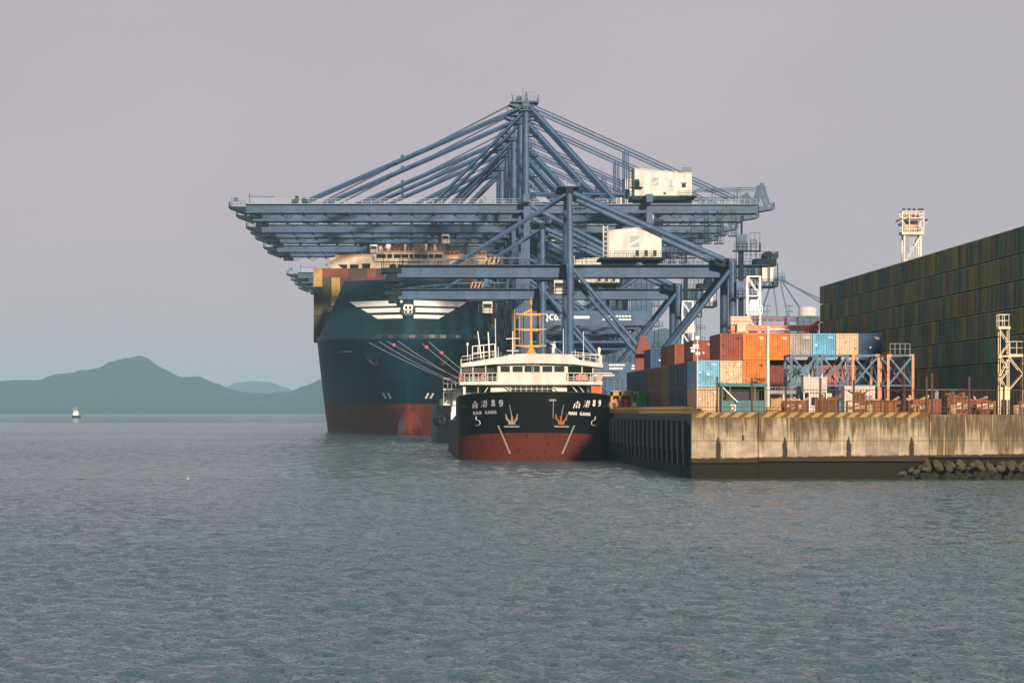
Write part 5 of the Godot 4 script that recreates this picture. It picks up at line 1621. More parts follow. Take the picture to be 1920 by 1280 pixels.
func build_frames():
	var lab := ["blue steel frame with crossed braces, leftmost of four, in front of a pale teal container", "blue crossed steel frame, second of four, salmon container behind it", "steel frame with orange posts and blue crossed braces under the dark blue container", "rightmost orange-posted steel frame, handrail on its top"]
	var xs := [[40.0, 42.95], [43.15, 46.05], [46.4, 49.3], [50.05, 52.85]]
	for k in 4:
		var x0: float = xs[k][0]; var x1: float = xs[k][1]
		var o := thing("braced_frame", lab[k], "steel frame", Vector3((x0 + x1) / 2, DECK, -340), 0.0, "steel frames before the low stack")
		var w := (x1 - x0) / 2 - 0.12
		var post: Material = M.frame_blue if k < 2 else M.frame_orange
		for z in [0.0, -5.5]:
			for x in [-w, w]:
				var m := MB.new(); m.span(x - 0.13, x + 0.13, 0, 6.2, z - 0.13, z + 0.13)
				if k >= 2: m.beam(Vector3(x, 5.6, z), Vector3(x - signf(x) * 0.3, 6.2, z), 0.22, 0.22)
				part("post", m, post, o)
			var m2 := MB.new(); m2.span(-w + 0.14, w - 0.14, 5.98, 6.18, z - 0.1, z + 0.1); m2.span(-w + 0.14, w - 0.14, 2.9, 3.05, z - 0.08, z + 0.08)
			part("cross_bar", m2, M.frame_blue, o)
			m2 = MB.new(); m2.beam(Vector3(-w + 0.1, 3.1, z + 0.05), Vector3(w - 0.1, 5.95, z + 0.05), 0.12, 0.2)
			part("brace", m2, M.frame_blue, o)
			m2 = MB.new(); m2.beam(Vector3(-w + 0.1, 5.95, z - 0.09), Vector3(w - 0.1, 3.1, z - 0.09), 0.12, 0.2)
			part("brace", m2, M.frame_blue, o)
		var m3 := MB.new()
		for x in [-w, w]:
			m3.span(x - 0.1, x + 0.1, 5.98, 6.18, -0.15, -5.35)
			m3.beam(Vector3(x, 3.0, -0.1), Vector3(x, 5.9, -5.4), 0.1, 0.14)
		part("side_rails", m3, M.frame_blue, o)
		if k == 3:
			m3 = MB.new(); m3.rails([Vector3(-w + 0.2, 6.2, 0), Vector3(w - 0.3, 6.2, 0)], 1.1, 0.5, 0.05)
			part("handrail", m3, M.grey, o)
		if k == 0:   # dark fan graphic of the pale container, shaped as spokes standing before it
			m3 = MB.new()
			for j in 9:
				var g := TAU * j / 9.0
				m3.beam(Vector3(-0.55, 4.4, -3), Vector3(-0.55 + cos(g) * 0.8, 4.4 + sin(g) * 0.8, -3), 0.1, 0.16)
			m3.tube(Vector3(-0.55, 4.4, -3.4), Vector3(-0.55, 4.4, -2.8), 0.22, 0.22, 10)
			part("fan_graphic", m3, M.green_dark, o)

func skip(parent: Node3D, w: float, h: float, d: float, mat: Material, dark: Material):   # open-topped ribbed steel bin
	var m := MB.new()
	m.span(-w / 2, w / 2, 0.12, h, 0, -0.06); m.span(-w / 2, w / 2, 0.12, h, -d, -d + 0.06)
	m.span(-w / 2, -w / 2 + 0.06, 0.12, h, -0.06, -d + 0.06); m.span(w / 2 - 0.06, w / 2, 0.12, h, -0.06, -d + 0.06)
	m.span(-w / 2, w / 2, 0.06, 0.12, 0, -d)
	part("walls", m, mat, parent)
	m = MB.new()
	var n := maxi(2, int(w / 0.55))
	for k in n + 1:
		var x := -w / 2 + w * k / n
		m.span(x - 0.06, x + 0.06, 0, h - 0.1, 0.0, 0.09)
	m.span(-w / 2 - 0.07, w / 2 + 0.07, h - 0.1, h + 0.02, 0.02, 0.12); m.span(-w / 2 - 0.05, w / 2 + 0.05, 0.0, 0.14, 0.01, 0.1)
	part("ribs", m, dark, parent)

func build_clutter():
	rng.seed = 19
	var bins := [[38.2, 2.2, 1.3, 0, "low rusty brown skip behind the fence, right of the white lamp post"], [40.9, 2.0, 1.5, 1, "dark rusty skip under the upper white site cabin"], [44.2, 1.0, 2.1, 1, "tall narrow dark rusty bin left of the white cabin with a door"],
		[46.6, 3.2, 1.35, 0, "long rusty orange skip below the white cabin with a door"], [50.2, 2.6, 1.45, 2, "orange rusty skip below the rightmost orange-posted frame"], [53.9, 1.9, 1.75, 1, "dark rusty bin with a red top edge, right of the tall fence post"],
		[56.0, 1.9, 1.4, 2, "bright rusty orange bin left of the cream sign board"], [60.6, 1.6, 1.2, 1, "dark rusty bin at the right edge of the yard behind the fence"]]
	for b in bins:
		var o := thing("rusty_skip", b[4], "skip", Vector3(b[0], DECK, -315.0 - rng.randf_range(0, 5)), rng.randf_range(-0.15, 0.15), "rusty skips behind the fence")
		skip(o, b[1], b[2], 2.2, [M.rusty, M.rusty_dark, M.machine][b[3]], [M.rusty_dark, M.rusty, M.rusty][b[3]])
		var m := MB.new()   # what is heaped in it
		for k in 9:
			var a := Vector3(rng.randf_range(-b[1] * 0.45, b[1] * 0.45), b[2] - 0.15, rng.randf_range(-1.9, -0.3))
			m.beam(a, a + Vector3(rng.randf_range(-0.9, 0.9), rng.randf_range(0.1, 0.55), rng.randf_range(-0.4, 0.4)), rng.randf_range(0.08, 0.3), rng.randf_range(0.08, 0.25))
		part("scrap", m, M.rusty_pale if b[3] != 1 else M.rusty, o)
	var racks := [[36.9, "rusty steel rack holding pale blocks, beside the yellow box"], [42.6, "rusty steel rack on legs between the two white cabins"], [48.5, "low rusty steel rack right of the white cabin"], [52.4, "pale rusty rack left of the tall fence post"], [55.0, "rusty rack of pale blocks right of the red-edged bin"], [58.9, "rusty rack at the foot of the white stair tower"]]
	for r in racks:
		var o := thing("rusty_rack", r[1], "rack", Vector3(r[0], DECK, -308.5 - rng.randf_range(0, 2)), rng.randf_range(-0.1, 0.1), "rusty racks behind the fence")
		var m := MB.new()
		for x in [-0.9, 0.9]:
			for z in [0.0, -1.2]: m.span(x - 0.06, x + 0.06, 0, 1.25, z - 0.06, z + 0.06)
		for y in [0.45, 1.2]:
			m.span(-0.9, 0.9, y, y + 0.1, 0.06, -0.06); m.span(-0.9, 0.9, y, y + 0.1, -1.14, -1.26)
			for x in [-0.9, 0.9]: m.span(x - 0.05, x + 0.05, y, y + 0.09, 0.05, -1.25)
		m.beam(Vector3(-0.9, 0.5, 0.08), Vector3(0.9, 1.2, 0.08), 0.07, 0.09)
		part("frame", m, M.rusty, o)
		for k in 3:
			m = MB.new()
			var w := rng.randf_range(0.4, 0.55); var h := rng.randf_range(0.3, 0.55)
			m.hexa([Vector3(-w / 2, 0, 0.4), Vector3(w / 2, 0, 0.4), Vector3(w / 2, 0, -0.4), Vector3(-w / 2, 0, -0.4), Vector3(-w / 2.4, h, 0.34), Vector3(w / 2.4, h, 0.34), Vector3(w / 2.4, h, -0.34), Vector3(-w / 2.4, h, -0.34)])
			var bl := part("block", m, [M.rusty_pale, M.cream, M.rusty_pale][k], o)
			bl.position = Vector3(-0.58 + 0.58 * k, 0.56, -0.6)
	# pale drums
	var drum: Node3D
	var dl := [[43.5, "dented pale drum standing left of the tall narrow rusty bin"], [47.9, "pale drum by the fence below the white cabin"], [51.3, "rust-streaked drum left of the tall fence post"], [57.2, "pale drum standing by the cream sign board"], [61.6, "red drum at the far right edge behind the fence"]]
	for k in dl.size():
		var m := MB.new(); m.lathe(Vector3.ZERO, [[0.02, 0], [0.3, 0.0], [0.3, 0.3], [0.32, 0.32], [0.3, 0.34], [0.3, 0.6], [0.32, 0.62], [0.3, 0.64], [0.3, 0.9], [0.02, 0.9]], 14)
		drum = thing("steel_drum", dl[k][1], "drum", Vector3(dl[k][0], DECK, -306.6), 0.0, "drums behind the fence")
		part("body", m, M.red if k == 4 else M.rusty_pale, drum)
		if k == 4: drum.scale = Vector3(1.6, 2.2, 1.6); drum.position.z = -318
	# the sheltered booth with its roof poles and lifebuoy board
	var o := thing("shelter", "teal open-fronted booth with a peaked pole frame, lifebuoy board on its front", "shelter", Vector3(32.8, DECK, -317))
	var m := MB.new(); m.span(-2.1, 2.1, 0, 1.35, 0, -0.1); m.span(-2.1, -2.0, 0, 2.7, -0.1, -2.6); m.span(2.0, 2.1, 0, 2.7, -0.1, -2.6); m.span(-2.1, 2.1, 0, 2.7, -2.5, -2.6)
	part("wall_panel", m, M.teal, o)
	m = MB.new(); m.prism(PackedVector2Array([Vector2(-2.3, 2.7), Vector2(2.3, 2.66), Vector2(2.3, 2.98), Vector2(-2.3, 3.05)]), 0.25, -2.9)
	part("roof", m, M.teal, o)
	m = MB.new(); m.span(-2.0, 2.0, 1.35, 2.7, -1.3, -1.4); m.span(-2.0, 2.0, 0.02, 0.1, -0.1, -2.5)
	part("opening_shade", m, M.dark, o)  # dark sheet painting the shade inside the open front
	m = MB.new()
	for x in [-2.05, -1.3, 1.1, 2.05]: m.span(x - 0.05, x + 0.05, 0, 2.7, 0.0, 0.1)
	part("post", m, paint([0.2, 0.22, 0.1], 0.7), o)
	m = MB.new(); m.beam(Vector3(-2.2, 3.1, 0.1), Vector3(-0.35, 3.65, 0.1), 0.07, 0.09); m.beam(Vector3(-0.25, 3.6, 0.1), Vector3(1.6, 3.15, 0.1), 0.07, 0.09); m.beam(Vector3(-0.45, 3.5, 0.1), Vector3(-0.45, 4.0, 0.1), 0.05, 0.05); m.beam(Vector3(-0.6, 3.9, 0.1), Vector3(-0.2, 3.85, 0.1), 0.05, 0.05)
	part("roof_pole", m, M.grey, o)
	m = MB.new(); m.beam(Vector3(-2.0, 2.6, 0.3), Vector3(-0.6, 1.2, 0.3), 0.08, 0.1)
	part("strut", m, M.clean_white, o)
	m = MB.new(); m.span(-1.35, -0.75, 0.32, 0.95, 0.02, 0.06)
	var bd := part("lifebuoy_board", m, M.clean_white, o)
	m = MB.new(); m.ring(Vector3(-1.05, 0.62, 0.1), 0.2, 0.06)
	part("lifebuoy", m, M.red, bd)
	o = thing("ribbed_box", "small yellow ribbed box on the wall top, right of the teal booth", "box", Vector3(34.3, DECK, -305.2))
	m = MB.new(); ribs(m, Vector3(-0.52, 0.05, 0), Vector3(0.52, 0.05, 0), 0.6, 6, 0.05, Vector3(0, 0, 1)); m.span(-0.55, 0.55, 0, 0.05, 0.02, -0.7); m.span(-0.55, 0.55, 0.65, 0.72, 0.02, -0.7); m.span(-0.55, 0.55, 0.05, 0.65, -0.07, -0.7)
	part("body", m, M.yellow, o)
	# white site cabins
	o = thing("site_cabin", "white two-level site cabin on posts, in front of the leftmost blue frames", "cabin", Vector3(41.2, DECK, -328))
	m = MB.new(); ribs(m, Vector3(-1.25, 2.15, 0), Vector3(1.1, 2.15, 0), 1.45, 14, 0.03, Vector3(0, 0, 1)); m.span(-1.25, 1.1, 2.15, 3.6, -0.05, -2.4); m.span(-1.3, 1.15, 3.6, 3.72, 0.04, -2.45)
	part("upper_room", m, M.cabin, o)
	m = MB.new(); m.span(-0.6, 1.6, 0, 2.1, -0.3, -2.3)
	var lr := part("lower_room", m, M.cabin, o)
	for x in [-0.45, 0.65]:
		m = MB.new(); m.span(x, x + 0.65, 0.9, 1.7, -0.29, -0.32); part("window", m, M.glass, lr)
	m = MB.new()
	for x in [-1.2, -0.65, 0.45, 1.05]: m.span(x - 0.06, x + 0.06, 0, 2.15, -0.06, 0.06)
	for x in [-0.7, 0.6]: m.span(x - 0.04, x + 0.04, 3.6, 4.0, 0, 0.08)
	part("post", m, M.clean_white, o)
	o = thing("site_cabin", "low white site cabin with a door and an air conditioner, under the orange-posted frame", "cabin", Vector3(45.6, DECK, -328))
	m = MB.new(); m.span(-1.55, 1.5, 0, 2.7, 0, -2.6); m.span(-1.6, 1.55, 2.7, 2.82, 0.05, -2.65)
	part("walls", m, M.cabin, o)
	m = MB.new(); m.span(-0.75, 0.2, 0.3, 2.2, 0.01, 0.05)
	var dr := part("door", m, M.grey, o)
	m = MB.new(); m.span(-0.5, -0.15, 1.3, 2.0, 0.052, 0.07); part("pane", m, M.glass, dr)
	m = MB.new(); m.span(0.55, 1.15, 1.2, 1.9, 0.02, 0.3); part("air_conditioner", m, M.grey, o)
	o = thing("flat_rack", "long pale grey steel rack on legs, left of the two-level white cabin", "rack", Vector3(38.0, DECK, -330))
	m = MB.new(); m.span(-1.9, 1.9, 2.05, 2.4, 0, -2.2); part("deck", m, M.grey, o)
	m = MB.new(); m.rails([Vector3(-1.9, 2.4, 0), Vector3(1.9, 2.4, 0)], 0.35, 0.25, 0.04, false); part("edge_rail", m, M.grey, o)
	for x in [-1.7, 0.2, 1.75]:
		m = MB.new(); m.span(x - 0.08, x + 0.08, 0, 2.05, -0.1, -0.3); part("leg", m, M.white, o)
	m = MB.new(); m.span(-1.0, 1.5, 0.3, 1.6, -0.6, -1.8); part("crate", m, M.tan, o)
	# cream notice board on legs
	o = thing("notice_board", "blank cream board on thin legs below the white stair tower", "sign", Vector3(57.35, DECK, -313))
	m = MB.new(); m.span(-0.43, 0.43, 1.4, 2.6, 0, 0.05); part("panel", m, paint([0.72, 0.66, 0.34], 0.6, ""), o)
	for x in [-0.36, 0.36]:
		m = MB.new(); m.span(x - 0.03, x + 0.03, 0, 2.55, -0.06, -0.003); part("leg", m, M.grey, o)
	# the long pipe rail on posts at the foot of the tall stack
	o = thing("pipe_rail", "long pale pipe rail on grey posts in front of the tall stack wall", "railing", Vector3(0, DECK, -330))
	m = MB.new(); m.tube(Vector3(52.6, 2.45, 0), Vector3(59.6, 2.45, 0), 0.07, 0.07, 6); part("pipe", m, M.grey, o)
	for k in 4:
		m = MB.new(); m.span(53.4 + 1.6 * k, 53.8 + 1.6 * k, 0, 2.2, -0.3, 0.0); m.lathe(Vector3(53.6 + 1.6 * k, 2.2, -0.15), [[0.22, 0], [0.12, 0.2], [0.02, 0.25]], 8)
		part("post", m, M.frame_blue if k % 2 else M.grey, o)
	# green cabin and the tan hut with red pumps at the berth edge
	o = thing("green_bin", "bright green ribbed bin standing on the berth edge by the stack", "bin", Vector3(30.95, DECK, -425))
	m = MB.new(); ribs(m, Vector3(-0.58, 0.1, 0), Vector3(0.58, 0.1, 0), 2.5, 5, 0.05, Vector3(0, 0, 1)); m.span(-0.6, 0.6, 0, 2.75, -0.06, -2.0)
	part("body", m, M.green, o)
	m = MB.new(); m.span(-0.62, 0.62, 2.6, 2.72, 0.04, -0.04); m.span(0.1, 0.5, 2.2, 2.32, 0.02, 0.06); part("lid", m, M.green, o)
	o = thing("electric_cabinet", "small pale grey cabinet left of the bright green bin", "cabinet", Vector3(29.9, DECK, -426))
	m = MB.new(); m.span(-0.3, 0.3, 0.2, 1.5, 0, -0.5); part("body", m, M.grey, o)
	m = MB.new(); m.span(-0.24, 0.0, 0.3, 1.4, 0.01, 0.03); m.span(0.04, 0.26, 0.3, 1.4, 0.01, 0.03); part("door", m, M.clean_white, o)
	o = thing("open_hut", "tan open-fronted hut on the berth right of the small ship's bow", "hut", Vector3(28.6, DECK, -430))
	m = MB.new(); m.span(-1.5, 1.4, 0.4, 2.9, -1.5, -1.6); m.span(-1.5, -1.2, 0.4, 2.9, 0, -1.5); m.span(-0.4, -0.1, 0.4, 2.9, 0, -0.2); m.span(1.2, 1.4, 0.4, 2.9, 0, -1.5); m.span(-1.5, 1.4, 2.3, 2.9, 0.0, -0.1); m.span(-1.5, 1.4, 0.2, 0.4, 0, -1.6)
	part("walls", m, M.tan, o)
	m = MB.new(); m.span(-1.6, 1.5, 2.9, 3.0, 0.1, -1.7); part("roof", m, M.rusty_pale, o)
	for x in [-0.85, 0.55]:
		var pu := thing("fire_pump", "orange-red pump standing in the tan hut, %s one" % ("left" if x < 0 else "right"), "pump", Vector3(28.6 + x, DECK + 0.4, -430.5))
		m = MB.new()
		m.lathe(Vector3.ZERO, [[0.02, 0], [0.3, 0], [0.3, 0.9], [0.24, 1.05], [0.3, 1.1], [0.3, 1.35], [0.12, 1.6], [0.02, 1.62]], 12)
		part("casing", m, paint([0.62, 0.1, 0.045], 0.5, "rust", 0.5), pu)
		m = MB.new(); m.tube(Vector3(-0.5, 1.2, 0), Vector3(0.5, 1.2, 0), 0.14, 0.14, 8); m.tube(Vector3(0, 0.4, 0.2), Vector3(0, 0.4, 0.55), 0.12, 0.12, 8)
		part("outlet", m, M.orange, pu)
	o = thing("tyre_fender", "grey round rubber fender hanging at the small ship's right bow", "fender", Vector3(26.75, 7.0, -418.5))
	m = MB.new(); m.ring(Vector3.ZERO, 0.42, 0.2); part("ring", m, M.tan, o)
	# camera mast by the containers
	o = thing("camera_mast", "thin white mast with cameras in front of the pale sky blue container", "mast", Vector3(31.3, DECK, -350))
	m = MB.new(); m.tube(Vector3.ZERO, Vector3(0, 8.2, 0), 0.09, 0.07, 8); part("pole", m, M.white, o)
	m = MB.new(); m.span(-0.75, 0.2, 7.0, 7.12, -0.1, 0.1); m.span(-0.7, -0.3, 6.6, 6.9, -0.2, 0.3); m.span(-0.5, 0.1, 7.2, 7.4, -0.1, 0.3); m.span(-0.2, 0.25, 6.3, 6.6, -0.1, 0.3); m.span(-0.2, 0.2, 8.0, 8.3, -0.1, 0.1)
	part("camera", m, M.clean_white, o)
	# white lamp post with a bracket arm
	o = thing("lamp_post", "tall white lamp post with one arm to the right, in front of the orange containers", "lamp post", Vector3(36.05, DECK, -325))
	m = MB.new(); m.tube(Vector3.ZERO, Vector3(0, 8.7, 0), 0.2, 0.15, 10); m.tube(Vector3.ZERO, Vector3(0, 0.5, 0), 0.28, 0.28, 10); part("pole", m, M.white, o)
	m = MB.new(); m.beam(Vector3(0, 8.45, 0), Vector3(1.7, 8.4, 0), 0.12, 0.14); part("arm", m, M.white, o)
	m = MB.new(); m.span(1.2, 2.1, 8.3, 8.42, -0.15, 0.15); part("lamp_head", m, M.grey, o)

func build_fence():
	var o := thing("steel_fence", "dark rusty bar fence along the top of the concrete quay wall", "fence", Vector3(0, DECK, -304.2))
	var px := [26.75, 29.05, 32.25, 35.4, 38.6, 41.7, 44.6, 48.45, 48.95, 52.4, 55.6, 58.8, 62.0, 65.2]
	for k in px.size():
		var m := MB.new()
		var h: float = [3.35, 3.5, 3.4, 2.6, 3.4, 3.2, 2.5, 3.5, 3.8, 3.5, 2.8, 2.9, 3.0, 3.0][k]
		m.span(px[k] - 0.09, px[k] + 0.09, -0.05, h, -0.09, 0.09)
		m.box(Vector3(px[k], -0.02, 0), Vector3(0.36, 0.06, 0.36))
		if k < px.size() - 1 and k % 3 == 1: m.beam(Vector3(px[k], h * 0.8, 0), Vector3(px[k], 0.0, -1.4), 0.06, 0.06)
		part("post", m, M.post, o)
	for k in px.size() - 1:
		var x0: float = px[k] + 0.1; var x1: float = px[k + 1] - 0.1
		if x1 - x0 < 0.6: continue
		var m := MB.new()
		for y in [0.3, 0.65, 2.25]: m.span(x0, x1, y, y + 0.05, -0.025, 0.025)
		part("rail", m, M.post, o)
		m = MB.new()
		var n := int((x1 - x0) / 0.26)
		for j in range(1, n):
			var x := x0 + (x1 - x0) * j / n
			m.span(x - 0.014, x + 0.014, 0.08, 2.45, -0.05, -0.027)
		var b := part("bars", m, M.post, o)
		b.set_meta("kind", "stuff")

func lattice(m: MB, w: float, d: float, y0: float, y1: float, step: float, th: float):
	for x in [-w, w]:
		for z in [-d, d]: m.beam(Vector3(x, y0, z), Vector3(x, y1, z), th, th)
	var n := maxi(1, int(round((y1 - y0) / step)))
	for k in n:
		var a := lerpf(y0, y1, float(k) / n); var b := lerpf(y0, y1, float(k + 1) / n)
		var e := 1.0 if k % 2 else -1.0
		for z in [-d, d]:
			m.beam(Vector3(-w * e, a, z), Vector3(w * e, b, z), th * 0.6, th * 0.6)
			m.beam(Vector3(-w, b, z), Vector3(w, b, z), th * 0.6, th * 0.6)
		for x in [-w, w]:
			m.beam(Vector3(x, a, -d * e), Vector3(x, b, d * e), th * 0.6, th * 0.6)
			m.beam(Vector3(x, b, -d), Vector3(x, b, d), th * 0.6, th * 0.6)

func build_towers():
	# floodlight tower beyond the tall stack
	var o := thing("floodlight_tower", "white lattice floodlight tower rising above the tall container wall", "light tower", Vector3(95.9, DECK, -620), 0.0, "white lattice floodlight towers")
	var m := MB.new(); lattice(m, 1.55, 1.4, 0, 33.5, 5.5, 0.28)
	m.tube(Vector3(0.9, 0, 0), Vector3(0.9, 33, 0), 0.12, 0.12, 6)
	part("lattice", m, M.white, o)
	m = MB.new(); m.ladder(Vector3(0, 0, 0.6), Vector3(0, 33.5, 0.6), Vector3(0.35, 0, 0), 0.08, 0.5); part("ladder", m, M.white, o)
	m = MB.new(); m.span(-2.05, 2.05, 33.5, 34.0, -2, 2); m.span(-2.05, 2.05, 36.5, 36.7, -2, 2); m.rails([Vector3(-2, 34, 2), Vector3(2, 34, 2), Vector3(2, 34, -2), Vector3(-2, 34, -2), Vector3(-2, 34, 2)], 1.2, 0.45, 0.09)
	m.rails([Vector3(-2, 36.7, 2), Vector3(2, 36.7, 2), Vector3(2, 36.7, -2), Vector3(-2, 36.7, -2), Vector3(-2, 36.7, 2)], 1.2, 0.8, 0.1)
	for x in [-2.0, -0.7, 2.0]:
		for z in [-2.0, 2.0]: m.beam(Vector3(x, 34, z), Vector3(x, 37.9, z), 0.18, 0.18)
	m.beam(Vector3(-2, 36.2, 2), Vector3(-0.8, 34.2, 2), 0.12, 0.12); m.beam(Vector3(2, 36.4, 2), Vector3(0.9, 35.2, 2), 0.12, 0.12); m.beam(Vector3(1.0, 35.4, 2), Vector3(2, 34.1, 2), 0.12, 0.12)
	m.span(-3.4, -2, 35.75, 35.9, 1, 1.2); m.span(2, 2.7, 35.75, 35.9, 1, 1.2)
	part("platform", m, M.white, o)
	m = MB.new(); m.span(-1.2, 1.4, 34.1, 36.3, -1.6, -1.2); m.span(-1.9, 1.9, 36.8, 37.6, -1.8, -1.7)
	part("back_panel", m, M.tan, o)
	for p in [[-1.75, 38.2], [-0.75, 38.2], [0.2, 38.2], [1.2, 38.2], [1.75, 38.2], [-2.9, 36.1], [-2.6, 35.4], [-2.2, 35.4], [2.5, 36.2], [-1.6, 36.2], [-0.9, 36.4], [-2.3, 33.7]]:
		m = MB.new(); m.beam(Vector3(p[0] - 0.25, p[1], 1.8), Vector3(p[0] + 0.25, p[1] + 0.08, 1.8), 0.45, 0.38)
		part("floodlight", m, M.dark, o)
	copy(o, Vector3(130, DECK, -980), "distant floodlight tower just showing over the left end of the tall container wall")
	# slimmer white lattice towers along the crane rails
	var s := thing("lattice_tower", "white lattice tower beside the nearest low crane, over the orange gantry", "tower", Vector3(60.3, DECK, -566), 0.0, "slim white lattice towers along the crane rail")
	m = MB.new(); lattice(m, 1.1, 1.1, 0, 23.5, 3.6, 0.17); part("lattice", m, M.clean_white, s)
	m = MB.new(); m.span(-1.4, 1.4, 10.8, 11.0, -1.4, 1.4); m.span(-1.4, 1.4, 17, 17.2, -1.4, 1.4); m.rails([Vector3(-1.4, 17.2, 1.4), Vector3(1.4, 17.2, 1.4)], 1.2, 0.7, 0.1)
	m.hexa([Vector3(-1.0, 17.4, 0.9), Vector3(1.0, 17.4, 0.9), Vector3(1.0, 17.4, -0.9), Vector3(-1.0, 17.4, -0.9), Vector3(-0.6, 19.4, 0.5), Vector3(1.0, 19.4, 0.5), Vector3(1.0, 19.4, -0.5), Vector3(-0.6, 19.4, -0.5)])
	part("landing", m, M.clean_white, s)
	copy(s, Vector3(60.0, DECK, -694), "white lattice tower left of the landside legs, behind the first one")
	copy(s, Vector3(59.6, DECK, -822), "small white lattice tower seen between the crane braces")
	# stair tower near the right edge
	o = thing("stair_tower", "pale steel access tower with two railed platforms, in front of the tall stack", "tower", Vector3(57.75, DECK, -316))
	m = MB.new()
	for x in [-0.42, 0.42]:
		for z in [-0.5, 0.5]: m.beam(Vector3(x * (1.0), 0, z), Vector3(x, 8.3, z), 0.075, 0.075)
	for x in [1.75]:
		for z in [-0.5, 0.5]: m.beam(Vector3(x, 0, z), Vector3(x, 5.7, z), 0.07, 0.07)
	part("post", m, M.cream, o)
	m = MB.new()
	for z in [-0.5, 0.5]:
		for k in 4:
			var e := 1.0 if k % 2 else -1.0
			m.beam(Vector3(-0.42 * e * -1.0, 8.1 - 1.25 * k, z), Vector3(0.42 * e * -1.0, 6.85 - 1.25 * k, z), 0.075, 0.075)
		m.beam(Vector3(0.42, 5.6, z), Vector3(1.75, 3.9, z), 0.075, 0.075); m.beam(Vector3(1.75, 3.9, z), Vector3(0.5, 2.4, z), 0.075, 0.075)
		m.beam(Vector3(0.42, 5.4, z), Vector3(-0.42, 3.6, z), 0.075, 0.075); m.beam(Vector3(-0.42, 3.6, z), Vector3(0.35, 2.2, z), 0.075, 0.075)
		m.beam(Vector3(-0.42, 5.6, z), Vector3(1.75, 5.6, z), 0.12, 0.14)
	part("brace", m, M.cream, o)
	m = MB.new(); m.span(-0.6, 0.55, 8.2, 8.45, -0.6, 0.6); m.span(0.45, 1.85, 5.62, 5.8, -0.6, 0.6); part("platform", m, M.cream, o)
	m = MB.new()
	m.rails([Vector3(-0.55, 8.45, 0.55), Vector3(0.5, 8.45, 0.55), Vector3(0.5, 8.45, -0.55), Vector3(-0.55, 8.45, -0.55)], 1.15, 0.5, 0.05)
	m.rails([Vector3(0.5, 5.8, 0.55), Vector3(1.8, 5.8, 0.55), Vector3(1.8, 5.8, -0.55)], 1.2, 0.6, 0.05)
	part("handrail", m, M.white, o)
	# orange yard gantry whose girder shows over the containers
	o = thing("yard_gantry", "orange yard gantry crane girder showing above the orange containers", "crane", Vector3(53.2, DECK, -470))
	for z in [0.0, -4.0]:
		m = MB.new(); m.beam(Vector3(-6.4, 12.2, z), Vector3(6.2, 12.2, z), 0.9, 0.75); part("girder", m, M.frame_orange, o)
		for x in [-6.0, 5.7]:
			m = MB.new(); m.beam(Vector3(x, 0.3, z), Vector3(x, 11.8, z), 0.7, 0.7); part("leg", m, M.orange, o)
	m = MB.new(); m.span(-6.6, 6.0, 11.2, 11.5, 0.9, 1.6); m.beam(Vector3(4.2, 11.7, 0.6), Vector3(6.2, 13.1, 0.6), 0.5, 0.5); m.rails([Vector3(-6.4, 12.6, 0.5), Vector3(6, 12.6, 0.5)], 1.0, 1.0, 0.06)
	part("walkway", m, M.orange, o)
	m = MB.new(); m.span(-6.3, -3.4, 12.7, 13.9, -3, -1); m.span(-5.6, -4.4, 11.6, 13.0, 0.6, 1.4); part("trolley", m, M.cream, o)
	# red machine on the quay under the cranes
	o = thing("reach_stacker", "red-brown lifting machine seen at the foot of the crane braces", "machine", Vector3(36.4, DECK, -500))
	m = MB.new(); m.span(-1.2, 1.3, 0.8, 2.0, 0, -6); m.span(-1.0, 1.0, 2.0, 9.4, -1.6, -2.6); part("chassis", m, M.machine, o)
	m = MB.new(); m.hexa([Vector3(-1.0, 9.4, 0), Vector3(1.2, 9.4, 0), Vector3(1.2, 9.4, -3), Vector3(-1.0, 9.4, -3), Vector3(-0.3, 11.8, -0.6), Vector3(0.4, 11.8, -0.6), Vector3(0.4, 11.8, -2), Vector3(-0.3, 11.8, -2)]); m.span(-1.1, 1.3, 9.0, 9.7, 0.1, 0.6); part("hoist_head", m, M.machine, o)
	m = MB.new()
	for x in [-1.1, 1.1]:
		for z in [-1.0, -5.0]: m.tube(Vector3(x - 0.25, 0.75, z), Vector3(x + 0.25, 0.75, z), 0.75, 0.75, 12)
	part("wheels", m, M.dark, o)
	# a far crane with an A-frame, boom to the right
	o = thing("far_crane", "faint hazy A-frame crane far behind, its stays falling to the right", "crane", Vector3(213.5, DECK, -1885))
	m = MB.new()
	for p in [[-2, 76, -9.5, 54.5], [2, 76, 6.5, 54.5], [-2, 76, 0.5, 55], [2.5, 76, 16, 54.5]]: m.beam(Vector3(p[0], p[1], 3), Vector3(p[2], p[3], 5), 0.8, 0.8)
	for p in [[-9.5, 54.5], [6.5, 54.5]]:
		for z in [6.0, -6.0]: m.beam(Vector3(p[0], 0, z), Vector3(p[0], 55, z), 1.6, 1.6)
	part("leg", m, M.crane, o)
	m = MB.new(); m.span(-5, 5, 75.2, 77.5, -4, 4); m.rails([Vector3(-5, 77.5, 4), Vector3(5, 77.5, 4)], 1.6, 1.4, 0.2); part("mast_head", m, M.crane, o)
	m = MB.new(); m.span(-16, 62, 51.5, 54.5, -3, 3); m.span(-16, 30, 48.8, 49.6, -3, 3); part("girder", m, M.crane, o)
	m = MB.new(); m.tube(Vector3(3, 76, 3), Vector3(26, 62, 3), 0.4, 0.4, 6); m.tube(Vector3(3, 75, 3), Vector3(46, 54.5, 3), 0.35, 0.35, 6); m.tube(Vector3(3, 76, -3), Vector3(18, 54.5, -3), 0.35, 0.35, 6); m.tube(Vector3(-4, 76, 3), Vector3(-18, 54.5, 3), 0.35, 0.35, 6); part("stay", m, M.crane, o)
